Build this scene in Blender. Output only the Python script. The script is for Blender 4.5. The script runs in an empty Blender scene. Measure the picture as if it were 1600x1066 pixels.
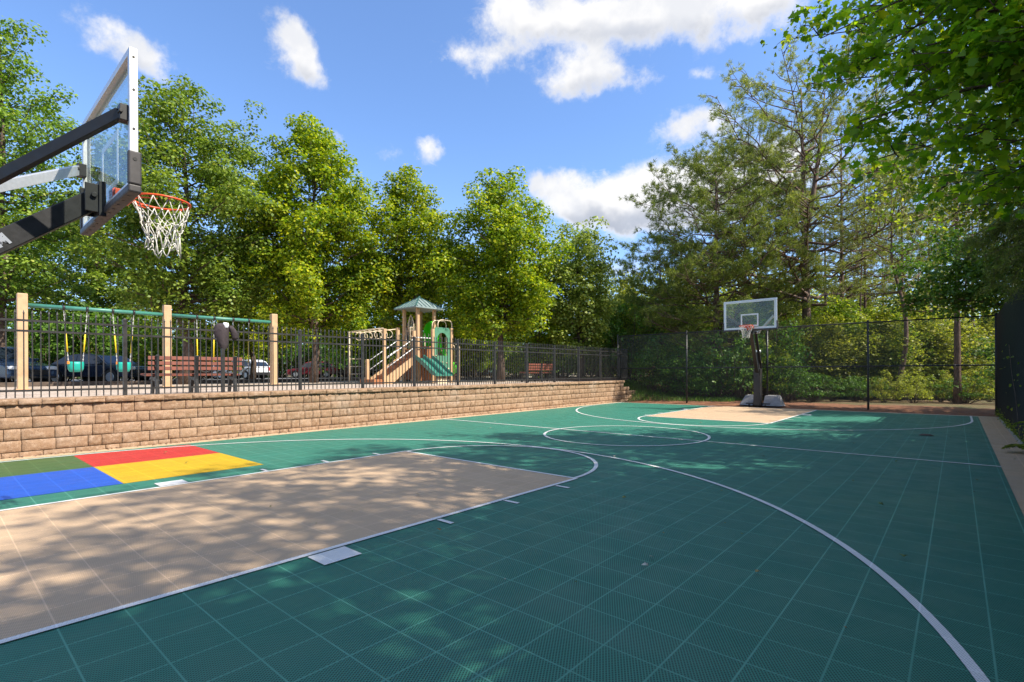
import bpy, bmesh, math, random
import numpy as np
from mathutils import Vector, Matrix
R = math.radians
scene = bpy.context.scene
C = scene.collection

# ---------------------------------------------------------------- camera
YAW = 0.7046
cam_data = bpy.data.cameras.new("camera")
cam = bpy.data.objects.new("camera", cam_data); C.objects.link(cam)
cam_data.sensor_width = 36.0
cam_data.lens = 793.66 / 1600 * 36
cam_data.shift_x = -(820.3 - 800) / 1600
cam_data.shift_y = (581.63 - 533) / 1600
cam_data.clip_start = 0.05; cam_data.clip_end = 3000
_ri = Vector((math.cos(YAW), math.sin(YAW), 0)); _up = Vector((0, 0, 1)); _fw = Vector((-math.sin(YAW), math.cos(YAW), 0))
_rl = -0.0045
_r2 = (_ri + _up * _rl).normalized(); _u2 = (_up - _ri * _rl).normalized()
cam.matrix_world = Matrix(((_r2.x, _u2.x, -_fw.x, 5.7096), (_r2.y, _u2.y, -_fw.y, -1.4342), (_r2.z, _u2.z, -_fw.z, 1.4224), (0, 0, 0, 1)))
scene.camera = cam
scene.render.resolution_x = 1024; scene.render.resolution_y = 682
scene.view_settings.view_transform = 'Standard'; scene.view_settings.look = 'None'
scene.view_settings.exposure = 0.9; scene.view_settings.gamma = 1
scene.cycles.max_bounces = 6; scene.cycles.transparent_max_bounces = 12
scene.cycles.diffuse_bounces = 4; scene.cycles.glossy_bounces = 2; scene.cycles.transmission_bounces = 3

# ---------------------------------------------------------------- sun and sky
SUN_EL, SUN_AZ = 47.0, 68.0           # azimuth clockwise from +y
sun_dir = Vector((math.sin(R(SUN_AZ)) * math.cos(R(SUN_EL)), math.cos(R(SUN_AZ)) * math.cos(R(SUN_EL)), math.sin(R(SUN_EL))))
sl = bpy.data.lights.new("sun", 'SUN'); sl.energy = 4.3; sl.angle = R(0.55); sl.color = (1.0, 0.93, 0.80)
so = bpy.data.objects.new("sun", sl); C.objects.link(so)
so.rotation_euler = (-sun_dir).to_track_quat('-Z', 'Y').to_euler(); so.location = (20, 10, 30)

class NT:
    """tiny helper to write node maths"""
    def __init__(s, nt): s.nt = nt; s.n = nt.nodes; s.l = nt.links
    def new(s, t, **k):
        n = s.n.new(t)
        for a, b in k.items(): setattr(n, a, b)
        return n
    def put(s, sock, v):
        if isinstance(v, bpy.types.NodeSocket): s.l.new(v, sock)
        elif v is not None:
            if isinstance(v, (tuple, list)) and sock.type == 'RGBA' and len(v) == 3: v = (*v, 1)
            sock.default_value = v
    def m(s, op, a, b=None, c=None, clamp=False):
        n = s.new('ShaderNodeMath', operation=op, use_clamp=clamp)
        s.put(n.inputs[0], a)
        if b is not None: s.put(n.inputs[1], b)
        if c is not None: s.put(n.inputs[2], c)
        return n.outputs[0]
    def vm(s, op, a, b=None):
        n = s.new('ShaderNodeVectorMath', operation=op); s.put(n.inputs[0], a)
        if b is not None: s.put(n.inputs[1], b)
        return n.outputs[0]
    def noise(s, vec, scale, detail=3, rough=0.55, dist=0.0):
        n = s.new('ShaderNodeTexNoise'); s.put(n.inputs['Vector'], vec)
        n.inputs['Scale'].default_value = scale; n.inputs['Detail'].default_value = detail
        n.inputs['Roughness'].default_value = rough; n.inputs['Distortion'].default_value = dist
        return n.outputs['Fac']
    def mix(s, f, a, b, blend='MIX'):
        n = s.new('ShaderNodeMix', data_type='RGBA', blend_type=blend)
        s.put(n.inputs[0], f); s.put(n.inputs[6], a); s.put(n.inputs[7], b)
        return n.outputs[2]
    def sm(s, v, lo, hi, a=0.0, b=1.0):
        n = s.new('ShaderNodeMapRange', interpolation_type='SMOOTHSTEP')
        s.put(n.inputs[0], v); n.inputs[1].default_value = lo; n.inputs[2].default_value = hi
        n.inputs[3].default_value = a; n.inputs[4].default_value = b
        return n.outputs[0]
    def sep(s, v):
        n = s.new('ShaderNodeSeparateXYZ'); s.put(n.inputs[0], v); return n.outputs
    def ramp(s, f, stops):
        n = s.new('ShaderNodeValToRGB'); s.put(n.inputs[0], f)
        cr = n.color_ramp
        while len(cr.elements) < len(stops): cr.elements.new(0.5)
        for e, (p, c) in zip(cr.elements, stops): e.position = p; e.color = (*c, 1)
        return n.outputs[0]

world = bpy.data.worlds.new("World"); scene.world = world; world.use_nodes = True
W = NT(world.node_tree); W.n.clear()
sky = W.new('ShaderNodeTexSky', sky_type='NISHITA', sun_disc=False)
sky.sun_elevation = R(SUN_EL); sky.sun_rotation = R(SUN_AZ)
sky.air_density = 1.0; sky.dust_density = 0.6; sky.ozone_density = 3.0; sky.altitude = 300
tc = W.new('ShaderNodeTexCoord')
d = W.vm('NORMALIZE', tc.outputs['Generated'])
dx, dy, dz = W.sep(d)
el = W.m('MULTIPLY', W.m('ARCSINE', dz), 57.2958)
az = W.m('MULTIPLY', W.m('ARCTAN2', dx, dy), 57.2958)
warp = W.m('MULTIPLY', W.m('SUBTRACT', W.noise(d, 9, 4), 0.5), 7.0)
warp2 = W.m('MULTIPLY', W.m('SUBTRACT', W.noise(W.vm('ADD', d, (4, 1, 2)), 9, 4), 0.5), 5.0)
azw = W.m('ADD', az, warp); elw = W.m('ADD', el, warp2)
# each cloud lobe: azimuth, elevation, half width, half height (degrees), density
CLOUDS = [(-79.5, 27.3, 3.4, 1.5, 1), (-77.2, 26.0, 2.0, 1.3, .9), (-65.0, 30.8, 2.6, 1.9, .85), (-63.8, 29.2, 1.8, 1.7, .9),
          (-50.9, 23.4, 1.7, 1.5, 1.1), (-56.0, 22.4, 2.4, 1.0, .45), (-60.5, 22.6, 1.3, .8, .5), (-70.7, 22.8, 1.0, .8, .5),
          (-46.0, 32.0, 3.4, 1.7, .8), (-41.0, 34.6, 4.2, 2.2, 1.0), (-35.0, 35.6, 4.5, 2.4, 1.05), (-29.5, 33.8, 5.2, 2.8, 1.05), (-21.5, 34.5, 6.0, 2.4, 1.1),
          (-14.5, 33.2, 4.0, 1.9, 1.0), (-34.8, 30.2, 3.6, 1.7, 1.05), (-29.8, 29.3, 3.4, 1.1, .8), (-20.4, 29.3, 1.3, .7, .5),
          (-21.2, 25.0, 3.2, 1.5, .9), (-24.2, 23.6, 2.6, 1.3, .7), (-38.0, 20.4, 2.6, 1.2, .9), (-33.0, 19.0, 4.6, 1.9, 1.1), (-27.0, 19.8, 4.0, 2.2, 1.1),
          (-27.5, 16.4, 5.0, 1.7, 1.1), (-31.5, 17.4, 4.5, 1.4, .8), (-29.8, 11.8, 6.0, 1.1, .7), (-14.0, 20, 7, 4, 1.1), (5, 24, 9, 3, .9), (8, 12, 10, 2.5, .7),
          (55, 30, 26, 9, 1.1), (110, 34, 30, 11, 1.1), (165, 30, 26, 10, 1.1), (-150, 30, 26, 11, 1.1), (-115, 36, 12, 8, .9), (-22, 18.2, 5, 2.6, 1.0)]  # the widest lobes are out of view, enlarged to whiten the fill
CLOUDS += [(a_, 66, 26, 8, 1.0) for a_ in range(-180, 181, 45)]  # unseen ring of high clouds added to whiten the fill light
tot = None; low = None
for a, e, wa, we, k in CLOUDS:
    qa = W.m('DIVIDE', W.m('SUBTRACT', azw, a), wa); qe = W.m('DIVIDE', W.m('SUBTRACT', elw, e), we)
    r2 = W.m('ADD', W.m('MULTIPLY', qa, qa), W.m('MULTIPLY', qe, qe))
    g = W.m('MULTIPLY', W.m('EXPONENT', W.m('MULTIPLY', r2, -0.9)), k)
    tot = g if tot is None else W.m('ADD', tot, g)
    lw = W.m('MULTIPLY', g, W.m('MULTIPLY', qe, -1.0))
    low = lw if low is None else W.m('ADD', low, lw)
fine = W.noise(d, 15, 9, 0.66)
dens = W.m('ADD', tot, W.m('MULTIPLY', W.m('SUBTRACT', fine, 0.5), 2.0))
mask = W.m('MULTIPLY', W.sm(dens, 0.36, 1.12), 0.96)
under = W.sm(low, 0.05, 0.75)
puff = W.noise(W.vm('ADD', d, (0.02, 0.01, -0.03)), 14, 5)
ccol = W.mix(W.m('MULTIPLY', under, W.sm(dens, .6, 1.3)), (4.2, 4.15, 4.1), (2.1, 2.25, 2.6))
ccol = W.mix(W.sm(puff, 0.60, 0.38, 0.0, 0.45), ccol, (2.8, 2.95, 3.3))
wisp = W.m('MULTIPLY', W.sm(W.m('ADD', tot, W.m('MULTIPLY', W.m('SUBTRACT', W.noise(W.vm('MULTIPLY', d, (1, 1, 1.8)), 22, 10, 0.72, 0.6), 0.5), 2.4)), 0.45, 1.3), 0.55)
mask = W.m('MAXIMUM', mask, wisp)
skyc = W.mix(1.0, sky.outputs[0], (0.84, 0.98, 1.16), 'MULTIPLY')
hs = W.sm(dz, 0.0, 0.45, 0.25, 0.04)
skyc = W.mix(hs, skyc, (2.2, 2.8, 3.9))
bg = W.new('ShaderNodeBackground'); W.put(bg.inputs[0], W.mix(mask, skyc, ccol)); bg.inputs[1].default_value = 0.135
ow = W.new('ShaderNodeOutputWorld'); W.l.new(bg.outputs[0], ow.inputs[0])

# ---------------------------------------------------------------- helpers
def tag(o, label=None, cat=None, group=None, kind=None):
    if label: o['label'] = label
    if cat: o['category'] = cat
    if group: o['group'] = group
    if kind: o['kind'] = kind
    return o
def empty(name, loc=(0, 0, 0), rz=0, label=None, cat=None, group=None):
    o = bpy.data.objects.new(name, None); C.objects.link(o); o.location = loc; o.rotation_euler = (0, 0, rz)
    o.empty_display_size = 0.2
    return tag(o, label, cat, group)
def copy_tree(o, parent=None):
    c = o.copy(); C.objects.link(c); c.parent = parent
    for ch in o.children: copy_tree(ch, c)
    return c
class MB:
    def __init__(s): s.v = []; s.f = []
    def add(s, vs, fs):
        b = len(s.v); s.v += [tuple(v) for v in vs]; s.f += [tuple(i + b for i in f) for f in fs]; return s
    def box(s, c, size, rz=0.0, M=None, taper=1.0):
        x, y, z = size[0] / 2, size[1] / 2, size[2] / 2
        vs = [Vector((sx * x * (taper if sz > 0 else 1), sy * y * (taper if sz > 0 else 1), sz * z)) for sz in (-1, 1) for sy in (-1, 1) for sx in (-1, 1)]
        Q = M if M is not None else Matrix.Rotation(rz, 3, 'Z')
        vs = [Q @ v + Vector(c) for v in vs]
        return s.add(vs, [(0, 2, 3, 1), (4, 5, 7, 6), (0, 1, 5, 4), (2, 6, 7, 3), (0, 4, 6, 2), (1, 3, 7, 5)])
    def bar(s, a, b, w, h, up=(0, 0, 1)):
        a = Vector(a); b = Vector(b); t = (b - a); L = t.length; t.normalize(); u = Vector(up)
        sd = t.cross(u)
        if sd.length < 1e-4: sd = t.cross(Vector((1, 0, 0)))
        sd.normalize(); n = sd.cross(t)
        M = Matrix((sd, t, n)).transposed()
        return s.box((a + b) / 2, (w, L, h), M=M)
    def tube(s, pts, r, n=8, cap=True, closed=False):
        P = [Vector(p) for p in pts]; m = len(P)
        rr = list(r) if hasattr(r, '__len__') else [r] * m
        T = []
        for i in range(m):
            if closed: t = P[(i + 1) % m] - P[i - 1]
            else: t = P[min(i + 1, m - 1)] - P[max(i - 1, 0)]
            T.append(t.normalized())
        a = Vector((0, 0, 1)) if abs(T[0].z) < 0.9 else Vector((1, 0, 0))
        nrm = T[0].cross(a).normalized()
        vs = []
        for i in range(m):
            nrm = (nrm - T[i] * nrm.dot(T[i]))
            nrm.normalize(); bn = T[i].cross(nrm)
            for k in range(n):
                an = 2 * math.pi * k / n
                vs.append(P[i] + (nrm * math.cos(an) + bn * math.sin(an)) * rr[i])
        fs = []
        for i in range(m if closed else m - 1):
            j = (i + 1) % m
            for k in range(n):
                k2 = (k + 1) % n
                fs.append((i * n + k, i * n + k2, j * n + k2, j * n + k))
        if cap and not closed:
            fs.append(tuple(range(n - 1, -1, -1))); fs.append(tuple((m - 1) * n + k for k in range(n)))
        return s.add(vs, fs)
    def prism(s, poly, axis, a, b):
        """poly: 2-D outline; axis 0,1,2 is the extrusion axis"""
        def P(u, v, w):
            return (w, u, v) if axis == 0 else (u, w, v) if axis == 1 else (u, v, w)
        n = len(poly)
        vs = [P(u, v, a) for u, v in poly] + [P(u, v, b) for u, v in poly]
        fs = [tuple(range(n - 1, -1, -1)), tuple(range(n, 2 * n))] + [(i, (i + 1) % n, (i + 1) % n + n, i + n) for i in range(n)]
        return s.add(vs, fs)
    def build(s, name, mat, parent=None, smooth=False, bevel=0, label=None, cat=None, group=None, kind=None, seg=2):
        me = bpy.data.meshes.new(name); me.from_pydata(s.v, [], s.f); me.update()
        if s.f:
            bm = bmesh.new(); bm.from_mesh(me); bmesh.ops.recalc_face_normals(bm, faces=bm.faces); bm.to_mesh(me); bm.free()
        if smooth: me.polygons.foreach_set('use_smooth', [True] * len(me.polygons))
        if mat: me.materials.append(mat)
        o = bpy.data.objects.new(name, me); C.objects.link(o)
        if parent: o.parent = parent
        if bevel:
            b = o.modifiers.new('bevel', 'BEVEL'); b.width = bevel; b.segments = seg; b.limit_method = 'ANGLE'
        return tag(o, label, cat, group, kind)
def np_mesh(name, V, F, mat, parent=None, smooth=False):
    """V (n,3), F (m,k) same-size faces"""
    me = bpy.data.meshes.new(name); F = np.asarray(F, np.int32); m, k = F.shape
    me.vertices.add(len(V)); me.vertices.foreach_set('co', np.asarray(V, np.float32).ravel())
    me.loops.add(m * k); me.loops.foreach_set('vertex_index', F.ravel())
    me.polygons.add(m); me.polygons.foreach_set('loop_start', np.arange(0, m * k, k, dtype=np.int32))
    me.polygons.foreach_set('loop_total', np.full(m, k, np.int32))
    if smooth: me.polygons.foreach_set('use_smooth', np.ones(m, bool))
    me.update(calc_edges=True)
    if mat: me.materials.append(mat)
    o = bpy.data.objects.new(name, me); C.objects.link(o)
    if parent: o.parent = parent
    return o

# ---------------------------------------------------------------- materials
def material(name):
    m = bpy.data.materials.new(name); m.use_nodes = True
    T = NT(m.node_tree); b = m.node_tree.nodes['Principled BSDF']
    return m, T, b
def plain(name, col, rough=0.5, metal=0.0, var=0.12, scale=6.0, bump=0.0, bscale=60.0, spec=0.5, dirt=None):
    m, T, b = material(name)
    pos = T.new('ShaderNodeNewGeometry').outputs['Position']
    f = T.noise(pos, scale, 5, 0.6)
    lo = tuple(c * (1 - var) for c in col); hi = tuple(min(1, c * (1 + var)) for c in col)
    c = T.mix(T.sm(f, 0.3, 0.7), lo, hi)
    if dirt: c = T.mix(T.sm(T.noise(pos, scale * 0.6, 6, 0.7), 0.52, 0.72, 0, 0.6), c, dirt)
    T.put(b.inputs['Base Color'], c)
    T.put(b.inputs['Roughness'], T.sm(T.noise(pos, scale * 2.3, 3), 0.2, 0.8, max(0.02, rough - 0.08), min(1, rough + 0.08)))
    b.inputs['Metallic'].default_value = metal; b.inputs['Specular IOR Level'].default_value = spec
    if bump:
        bp = T.new('ShaderNodeBump'); bp.inputs['Strength'].default_value = bump; bp.inputs['Distance'].default_value = 0.01
        T.put(bp.inputs['Height'], T.noise(pos, bscale, 4)); T.l.new(bp.outputs[0], b.inputs['Normal'])
    return m
def leaf_mat(name, stops, trans=0.35, rough=0.5, tcol=None, spec=0.35, cl=0.12):
    m, T, b = material(name)
    geo = T.new('ShaderNodeNewGeometry')
    col = T.ramp(geo.outputs['Random Per Island'], stops)
    big = T.noise(geo.outputs['Position'], 0.9, 3)
    col = T.mix(T.sm(big, 0.35, 0.65, 0, cl), col, stops[-1][1])
    oi = T.new('ShaderNodeObjectInfo').outputs['Random']
    hsv = T.new('ShaderNodeHueSaturation'); T.put(hsv.inputs['Color'], col)
    T.put(hsv.inputs['Value'], T.m('ADD', T.m('MULTIPLY', oi, 0.16), 0.92)); T.put(hsv.inputs['Hue'], T.m('ADD', T.m('MULTIPLY', oi, 0.016), 0.492))
    col = hsv.outputs[0]
    T.put(b.inputs['Base Color'], col); b.inputs['Roughness'].default_value = rough; b.inputs['Specular IOR Level'].default_value = spec
    tr = T.new('ShaderNodeBsdfTranslucent'); T.put(tr.inputs[0], T.mix(1.0, col, tcol or (1.6, 1.7, 0.7), 'MULTIPLY'))
    mx = T.new('ShaderNodeMixShader'); mx.inputs[0].default_value = trans
    T.l.new(b.outputs[0], mx.inputs[1]); T.l.new(tr.outputs[0], mx.inputs[2])
    T.l.new(mx.outputs[0], m.node_tree.nodes['Material Output'].inputs[0])
    return m
def tile_mat(name, col, line_gain=1.0, hd=0.86):
    """interlocking plastic sport tile: foot-square seams, fine lattice with dark holes"""
    m, T, b = material(name)
    pos = T.new('ShaderNodeNewGeometry').outputs['Position']
    x, y, z = T.sep(pos)
    PX, PY = 0.3075, 0.3010
    fx = T.m('FRACT', T.m('DIVIDE', T.m('SUBTRACT', x, 4.0 - 40 * PX), PX)); fy = T.m('FRACT', T.m('DIVIDE', T.m('SUBTRACT', y, 0.235 - 20 * PY), PY))
    ax = T.m('ABSOLUTE', T.m('SUBTRACT', fx, 0.5)); ay = T.m('ABSOLUTE', T.m('SUBTRACT', fy, 0.5))
    seam = T.m('MAXIMUM', T.sm(ax, 0.479, 0.492), T.sm(ay, 0.481, 0.492))
    # fine lattice
    k = 2 * math.pi * 18 / PX
    s1 = T.m('SINE', T.m('MULTIPLY', T.m('ADD', x, T.m('MULTIPLY', y, 0.62)), k)); s2 = T.m('SINE', T.m('MULTIPLY', T.m('SUBTRACT', y, T.m('MULTIPLY', x, 0.62)), k))
    hole = T.m('MULTIPLY', T.sm(s1, -0.45, 0.15), T.sm(s2, -0.95, -0.25))
    hole = T.m('MULTIPLY', hole, T.m('SUBTRACT', 1.0, seam))
    tx = T.m('FLOOR', T.m('DIVIDE', T.m('SUBTRACT', x, 4.0 - 40 * PX), PX)); ty = T.m('FLOOR', T.m('DIVIDE', T.m('SUBTRACT', y, 0.235 - 20 * PY), PY))
    cmb = T.new('ShaderNodeCombineXYZ'); T.put(cmb.inputs[0], tx); T.put(cmb.inputs[1], ty)
    wn = T.new('ShaderNodeTexWhiteNoise'); T.l.new(cmb.outputs[0], wn.inputs['Vector'])
    c = tuple(col)
    c0 = T.mix(T.m('MULTIPLY', wn.outputs['Value'], 0.5), tuple(v * 0.93 for v in c), tuple(min(1, v * 1.08) for v in c))
    c0 = T.mix(T.sm(T.noise(pos, 0.9, 5, 0.65), 0.42, 0.7, 0, 0.22), c0, tuple(v * 0.85 + 0.02 for v in c))
    c0 = T.mix(T.sm(T.noise(pos, 7, 6, 0.7), 0.55, 0.75, 0, 0.10), c0, tuple(v * .8 + .04 for v in c))
    c0 = T.mix(T.sm(T.noise(pos, 0.45, 7, 0.72, 0.8), 0.48, 0.72, 0, 0.20), c0, tuple(v * 0.8 + 0.06 for v in c))
    c0 = T.mix(T.sm(T.noise(pos, 38, 3, 0.8), 0.66, 0.78, 0, 0.35), c0, tuple(v * 0.5 + 0.12 for v in c))
    c1 = T.mix(T.m('MULTIPLY', hole, hd), c0, tuple(v * 0.13 for v in c))
    lc = tuple(min(0.9, v * 1.15 + 0.085) for v in c)
    c2 = T.mix(T.m('MULTIPLY', seam, T.m('MULTIPLY', T.sm(T.noise(pos, 1.7, 4, 0.6), 0.3, 0.7, 0.45, 0.9), 0.8 * line_gain)), c1, lc)
    T.put(b.inputs['Base Color'], c2)
    T.put(b.inputs['Roughness'], T.sm(T.noise(pos, 2.5, 4), 0.3, 0.7, 0.46, 0.62))
    b.inputs['Specular IOR Level'].default_value = 0.42
    bp = T.new('ShaderNodeBump'); bp.inputs['Strength'].default_value = 0.5; bp.inputs['Distance'].default_value = 0.003
    T.put(bp.inputs['Height'], T.m('SUBTRACT', 1.0, hole)); T.l.new(bp.outputs[0], b.inputs['Normal'])
    return m
M = {}
M['green_tile'] = tile_mat('green_sport_tile', (0.040, 0.232, 0.160))
M['beige_tile'] = tile_mat('beige_sport_tile', (0.68, 0.475, 0.30), 0.22, 0.55)
M['red_tile'] = tile_mat('red_sport_tile', (0.62, 0.035, 0.03), 0.2)
M['yellow_tile'] = tile_mat('yellow_sport_tile', (0.75, 0.47, 0.01), 0.2)
M['blue_tile'] = tile_mat('blue_sport_tile', (0.02, 0.12, 0.62), 0.2)
M['olive_tile'] = tile_mat('olive_sport_tile', (0.075, 0.16, 0.045), 0.3)
M['white_line'] = tile_mat('white_line_paint', (0.86, 0.85, 0.82), 0.3, 0.35)
M['black_metal'] = plain('black_metal', (0.016, 0.016, 0.018), 0.42, 0.0, 0.3, 8)
M['fence_metal'] = plain('fence_metal', (0.028, 0.026, 0.026), 0.45, 0.0, 0.3, 8)
M['hoop_black'] = plain('hoop_black', (0.009, 0.009, 0.010), 0.5, 0.0, 0.3, 10)
M['pad_brown'] = plain('post_pad_vinyl', (0.026, 0.022, 0.020), 0.5, 0.0, 0.25, 6, 0.2, 40)
M['pad_black'] = plain('board_pad', (0.05, 0.045, 0.047), 0.55, 0.0, 0.2, 12)
M['alu'] = plain('brushed_aluminium', (0.62, 0.63, 0.65), 0.42, 0.55, 0.06, 30)
M['white_paint'] = plain('white_paint', (0.78, 0.78, 0.77), 0.45, 0, 0.05, 10)
M['rim_orange'] = plain('rim_orange', (0.72, 0.09, 0.018), 0.38, 0, 0.12, 20)
M['lettering'] = plain('faded_lettering', (0.30, 0.32, 0.36), 0.6)
M['net'] = plain('net_cord', (0.62, 0.60, 0.55), 0.8, 0, 0.15, 40)
M['tan_post'] = plain('tan_post', (0.53, 0.34, 0.185), 0.55, 0, 0.10, 4, dirt=(0.36, 0.22, 0.12))
M['tan_tube'] = plain('tan_tube', (0.72, 0.58, 0.40), 0.5, 0, 0.06, 6)
M['brown_panel'] = plain('brown_deck_panel', (0.34, 0.13, 0.05), 0.55, 0, 0.15, 6)
M['teal_beam'] = plain('teal_beam', (0.055, 0.21, 0.16), 0.4, 0, 0.12, 6)
M['teal_plastic'] = plain('teal_plastic', (0.01, 0.36, 0.28), 0.4, 0, 0.08, 6)
M['slide_teal'] = plain('slide_teal', (0.045, 0.20, 0.15), 0.35, 0, 0.1, 4)
M['panel_green'] = plain('panel_green', (0.08, 0.23, 0.145), 0.45, 0, 0.1, 5)
M['lime'] = plain('lime_plastic', (0.07, 0.72, 0.015), 0.35, 0, 0.1, 4)
M['roof_seam'] = plain('roof_seam_paint', (0.05, 0.13, 0.12), 0.4)
M['roof'] = plain('roof_metal', (0.24, 0.30, 0.30), 0.4, 0.1, 0.12, 5)
M['chain'] = plain('zinc_chain', (0.55, 0.53, 0.50), 0.5, 0.5, 0.1, 30)
M['yellow_sleeve'] = plain('yellow_sleeve', (0.78, 0.56, 0.015), 0.5, 0, 0.06, 20)
M['orange_clip'] = plain('orange_clip', (0.7, 0.22, 0.02), 0.5, 0, 0.1, 20)
M['bench_slat'] = plain('bench_slat', (0.19, 0.050, 0.028), 0.6, 0, 0.22, 5, 0.2, 60)
M['concrete'] = plain('concrete', (0.42, 0.39, 0.34), 0.85, 0, 0.15, 3, 0.4, 50)
M['timber'] = plain('border_timber', (0.10, 0.07, 0.05), 0.8, 0, 0.3, 3, 0.4, 30)
M['tyre'] = plain('tyre_rubber', (0.015, 0.015, 0.015), 0.8)
M['wheel_rim'] = plain('wheel_alloy', (0.45, 0.46, 0.48), 0.35, 0.7)
M['car_glass'] = plain('car_glass', (0.012, 0.018, 0.028), 0.06, 0, 0.1, 2, spec=0.9)
M['tail_red'] = plain('tail_lamp', (0.55, 0.02, 0.02), 0.2)
M['head_lamp'] = plain('head_lamp', (0.7, 0.72, 0.75), 0.15)
M['ballast'] = plain('ballast_cover', (0.25, 0.245, 0.25), 0.7, 0, 0.2, 5, 0.3, 20, dirt=(0.20, 0.18, 0.17))
M['cloth_dark'] = plain('dark_cloth', (0.045, 0.032, 0.036), 0.8, 0, 0.3, 12, 0.3, 40)
M['highlight_white'] = plain('cloth_highlight', (0.75, 0.75, 0.78), 0.7)  # tone of the highlight shape on the jacket
M['screen_cloth'] = plain('windscreen_mesh', (0.005, 0.005, 0.005), 0.95, 0, 0.4, 2, 0.3, 25, spec=0.0)
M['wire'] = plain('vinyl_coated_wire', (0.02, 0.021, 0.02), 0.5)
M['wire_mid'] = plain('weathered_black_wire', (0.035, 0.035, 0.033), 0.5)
M['wire_lit'] = plain('sunlit_tone_wire', (0.10, 0.10, 0.095), 0.4, 0.3)  # paler copy of the black wire, its sunlit look put into the colour
def car_paint(name, col, rough=0.25):
    m, T, b = material(name); b.inputs['Base Color'].default_value = (*col, 1); b.inputs['Roughness'].default_value = rough
    b.inputs['Coat Weight'].default_value = 0.6; b.inputs['Coat Roughness'].default_value = 0.05; return m
def glass_mat():
    m, T, b = material('tempered_glass')
    tr = T.new('ShaderNodeBsdfTransparent'); tr.inputs[0].default_value = (0.93, 0.97, 0.95, 1)
    gl = T.new('ShaderNodeBsdfGlossy'); gl.inputs['Roughness'].default_value = 0.02
    fr = T.new('ShaderNodeLayerWeight'); fr.inputs[0].default_value = 0.5; _fc = T.m('ADD', 0.03, T.m('MULTIPLY', T.m('POWER', fr.outputs['Facing'], 5.0), 0.55))
    df = T.new('ShaderNodeBsdfDiffuse'); df.inputs[0].default_value = (0.6, 0.62, 0.6, 1)
    mx = T.new('ShaderNodeMixShader'); T.l.new(_fc, mx.inputs[0]); T.l.new(tr.outputs[0], mx.inputs[1]); T.l.new(gl.outputs[0], mx.inputs[2])
    m2 = T.new('ShaderNodeMixShader'); m2.inputs[0].default_value = 0.015; T.l.new(mx.outputs[0], m2.inputs[1]); T.l.new(df.outputs[0], m2.inputs[2])
    T.l.new(m2.outputs[0], m.node_tree.nodes['Material Output'].inputs[0]); return m
M['glass'] = glass_mat()
def bark(name, c1, c2):
    m, T, b = material(name)
    pos = T.new('ShaderNodeNewGeometry').outputs['Position']
    mp = T.new('ShaderNodeMapping'); T.put(mp.inputs[0], pos); mp.inputs['Scale'].default_value = (1, 1, 0.25)
    f = T.noise(mp.outputs[0], 22, 6, 0.7)
    T.put(b.inputs['Base Color'], T.mix(T.sm(f, 0.35, 0.65), c1, c2)); b.inputs['Roughness'].default_value = 0.9
    bp = T.new('ShaderNodeBump'); bp.inputs['Strength'].default_value = 0.9; bp.inputs['Distance'].default_value = 0.03
    T.put(bp.inputs['Height'], f); T.l.new(bp.outputs[0], b.inputs['Normal']); return m
M['bark_maple'] = bark('maple_bark', (0.055, 0.035, 0.025), (0.16, 0.11, 0.08))
M['bark_pine'] = bark('pine_bark', (0.07, 0.04, 0.028), (0.24, 0.155, 0.115))
M['leaf_maple'] = leaf_mat('maple_leaves', [(0, (0.050, 0.110, 0.010)), (0.4, (0.145, 0.245, 0.012)), (0.8, (0.33, 0.38, 0.016)), (1, (0.52, 0.50, 0.02))], 0.38)
M['leaf_gum'] = leaf_mat('sweetgum_leaves', [(0, (0.060, 0.120, 0.020)), (0.5, (0.135, 0.230, 0.028)), (0.95, (0.28, 0.38, 0.045)), (1, (0.40, 0.40, 0.07))], 0.35)
M['leaf_willow'] = leaf_mat('pale_leaves', [(0, (0.14, 0.21, 0.04)), (0.5, (0.26, 0.34, 0.07)), (1, (0.42, 0.46, 0.10))], 0.35)
M['leaf_near'] = leaf_mat('overhanging_maple_leaves', [(0, (0.07, 0.17, 0.016)), (0.5, (0.17, 0.32, 0.02)), (0.9, (0.30, 0.43, 0.02)), (1, (0.50, 0.50, 0.02))], 0.6, 0.4)
M['leaf_under'] = leaf_mat('undergrowth_leaves', [(0, (0.05, 0.11, 0.015)), (0.45, (0.125, 0.20, 0.020)), (0.85, (0.28, 0.34, 0.035)), (1, (0.44, 0.42, 0.05))], 0.45)
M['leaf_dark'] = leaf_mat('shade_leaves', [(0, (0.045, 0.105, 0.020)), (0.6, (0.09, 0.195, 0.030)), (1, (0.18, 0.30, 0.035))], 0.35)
M['needle'] = leaf_mat('pine_needles', [(0, (0.10, 0.125, 0.035)), (0.5, (0.20, 0.225, 0.055)), (0.9, (0.33, 0.34, 0.08)), (1, (0.45, 0.39, 0.12))], 0.35, 0.45)
M['needle_dark'] = leaf_mat('dense_needles', [(0, (0.07, 0.105, 0.024)), (0.6, (0.15, 0.195, 0.036)), (1, (0.29, 0.31, 0.055))], 0.3, 0.5)
M['needle_wood'] = leaf_mat('far_woods_foliage', [(0, (0.08, 0.11, 0.02)), (0.5, (0.22, 0.25, 0.035)), (1, (0.48, 0.46, 0.07))], 0.45)

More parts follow.
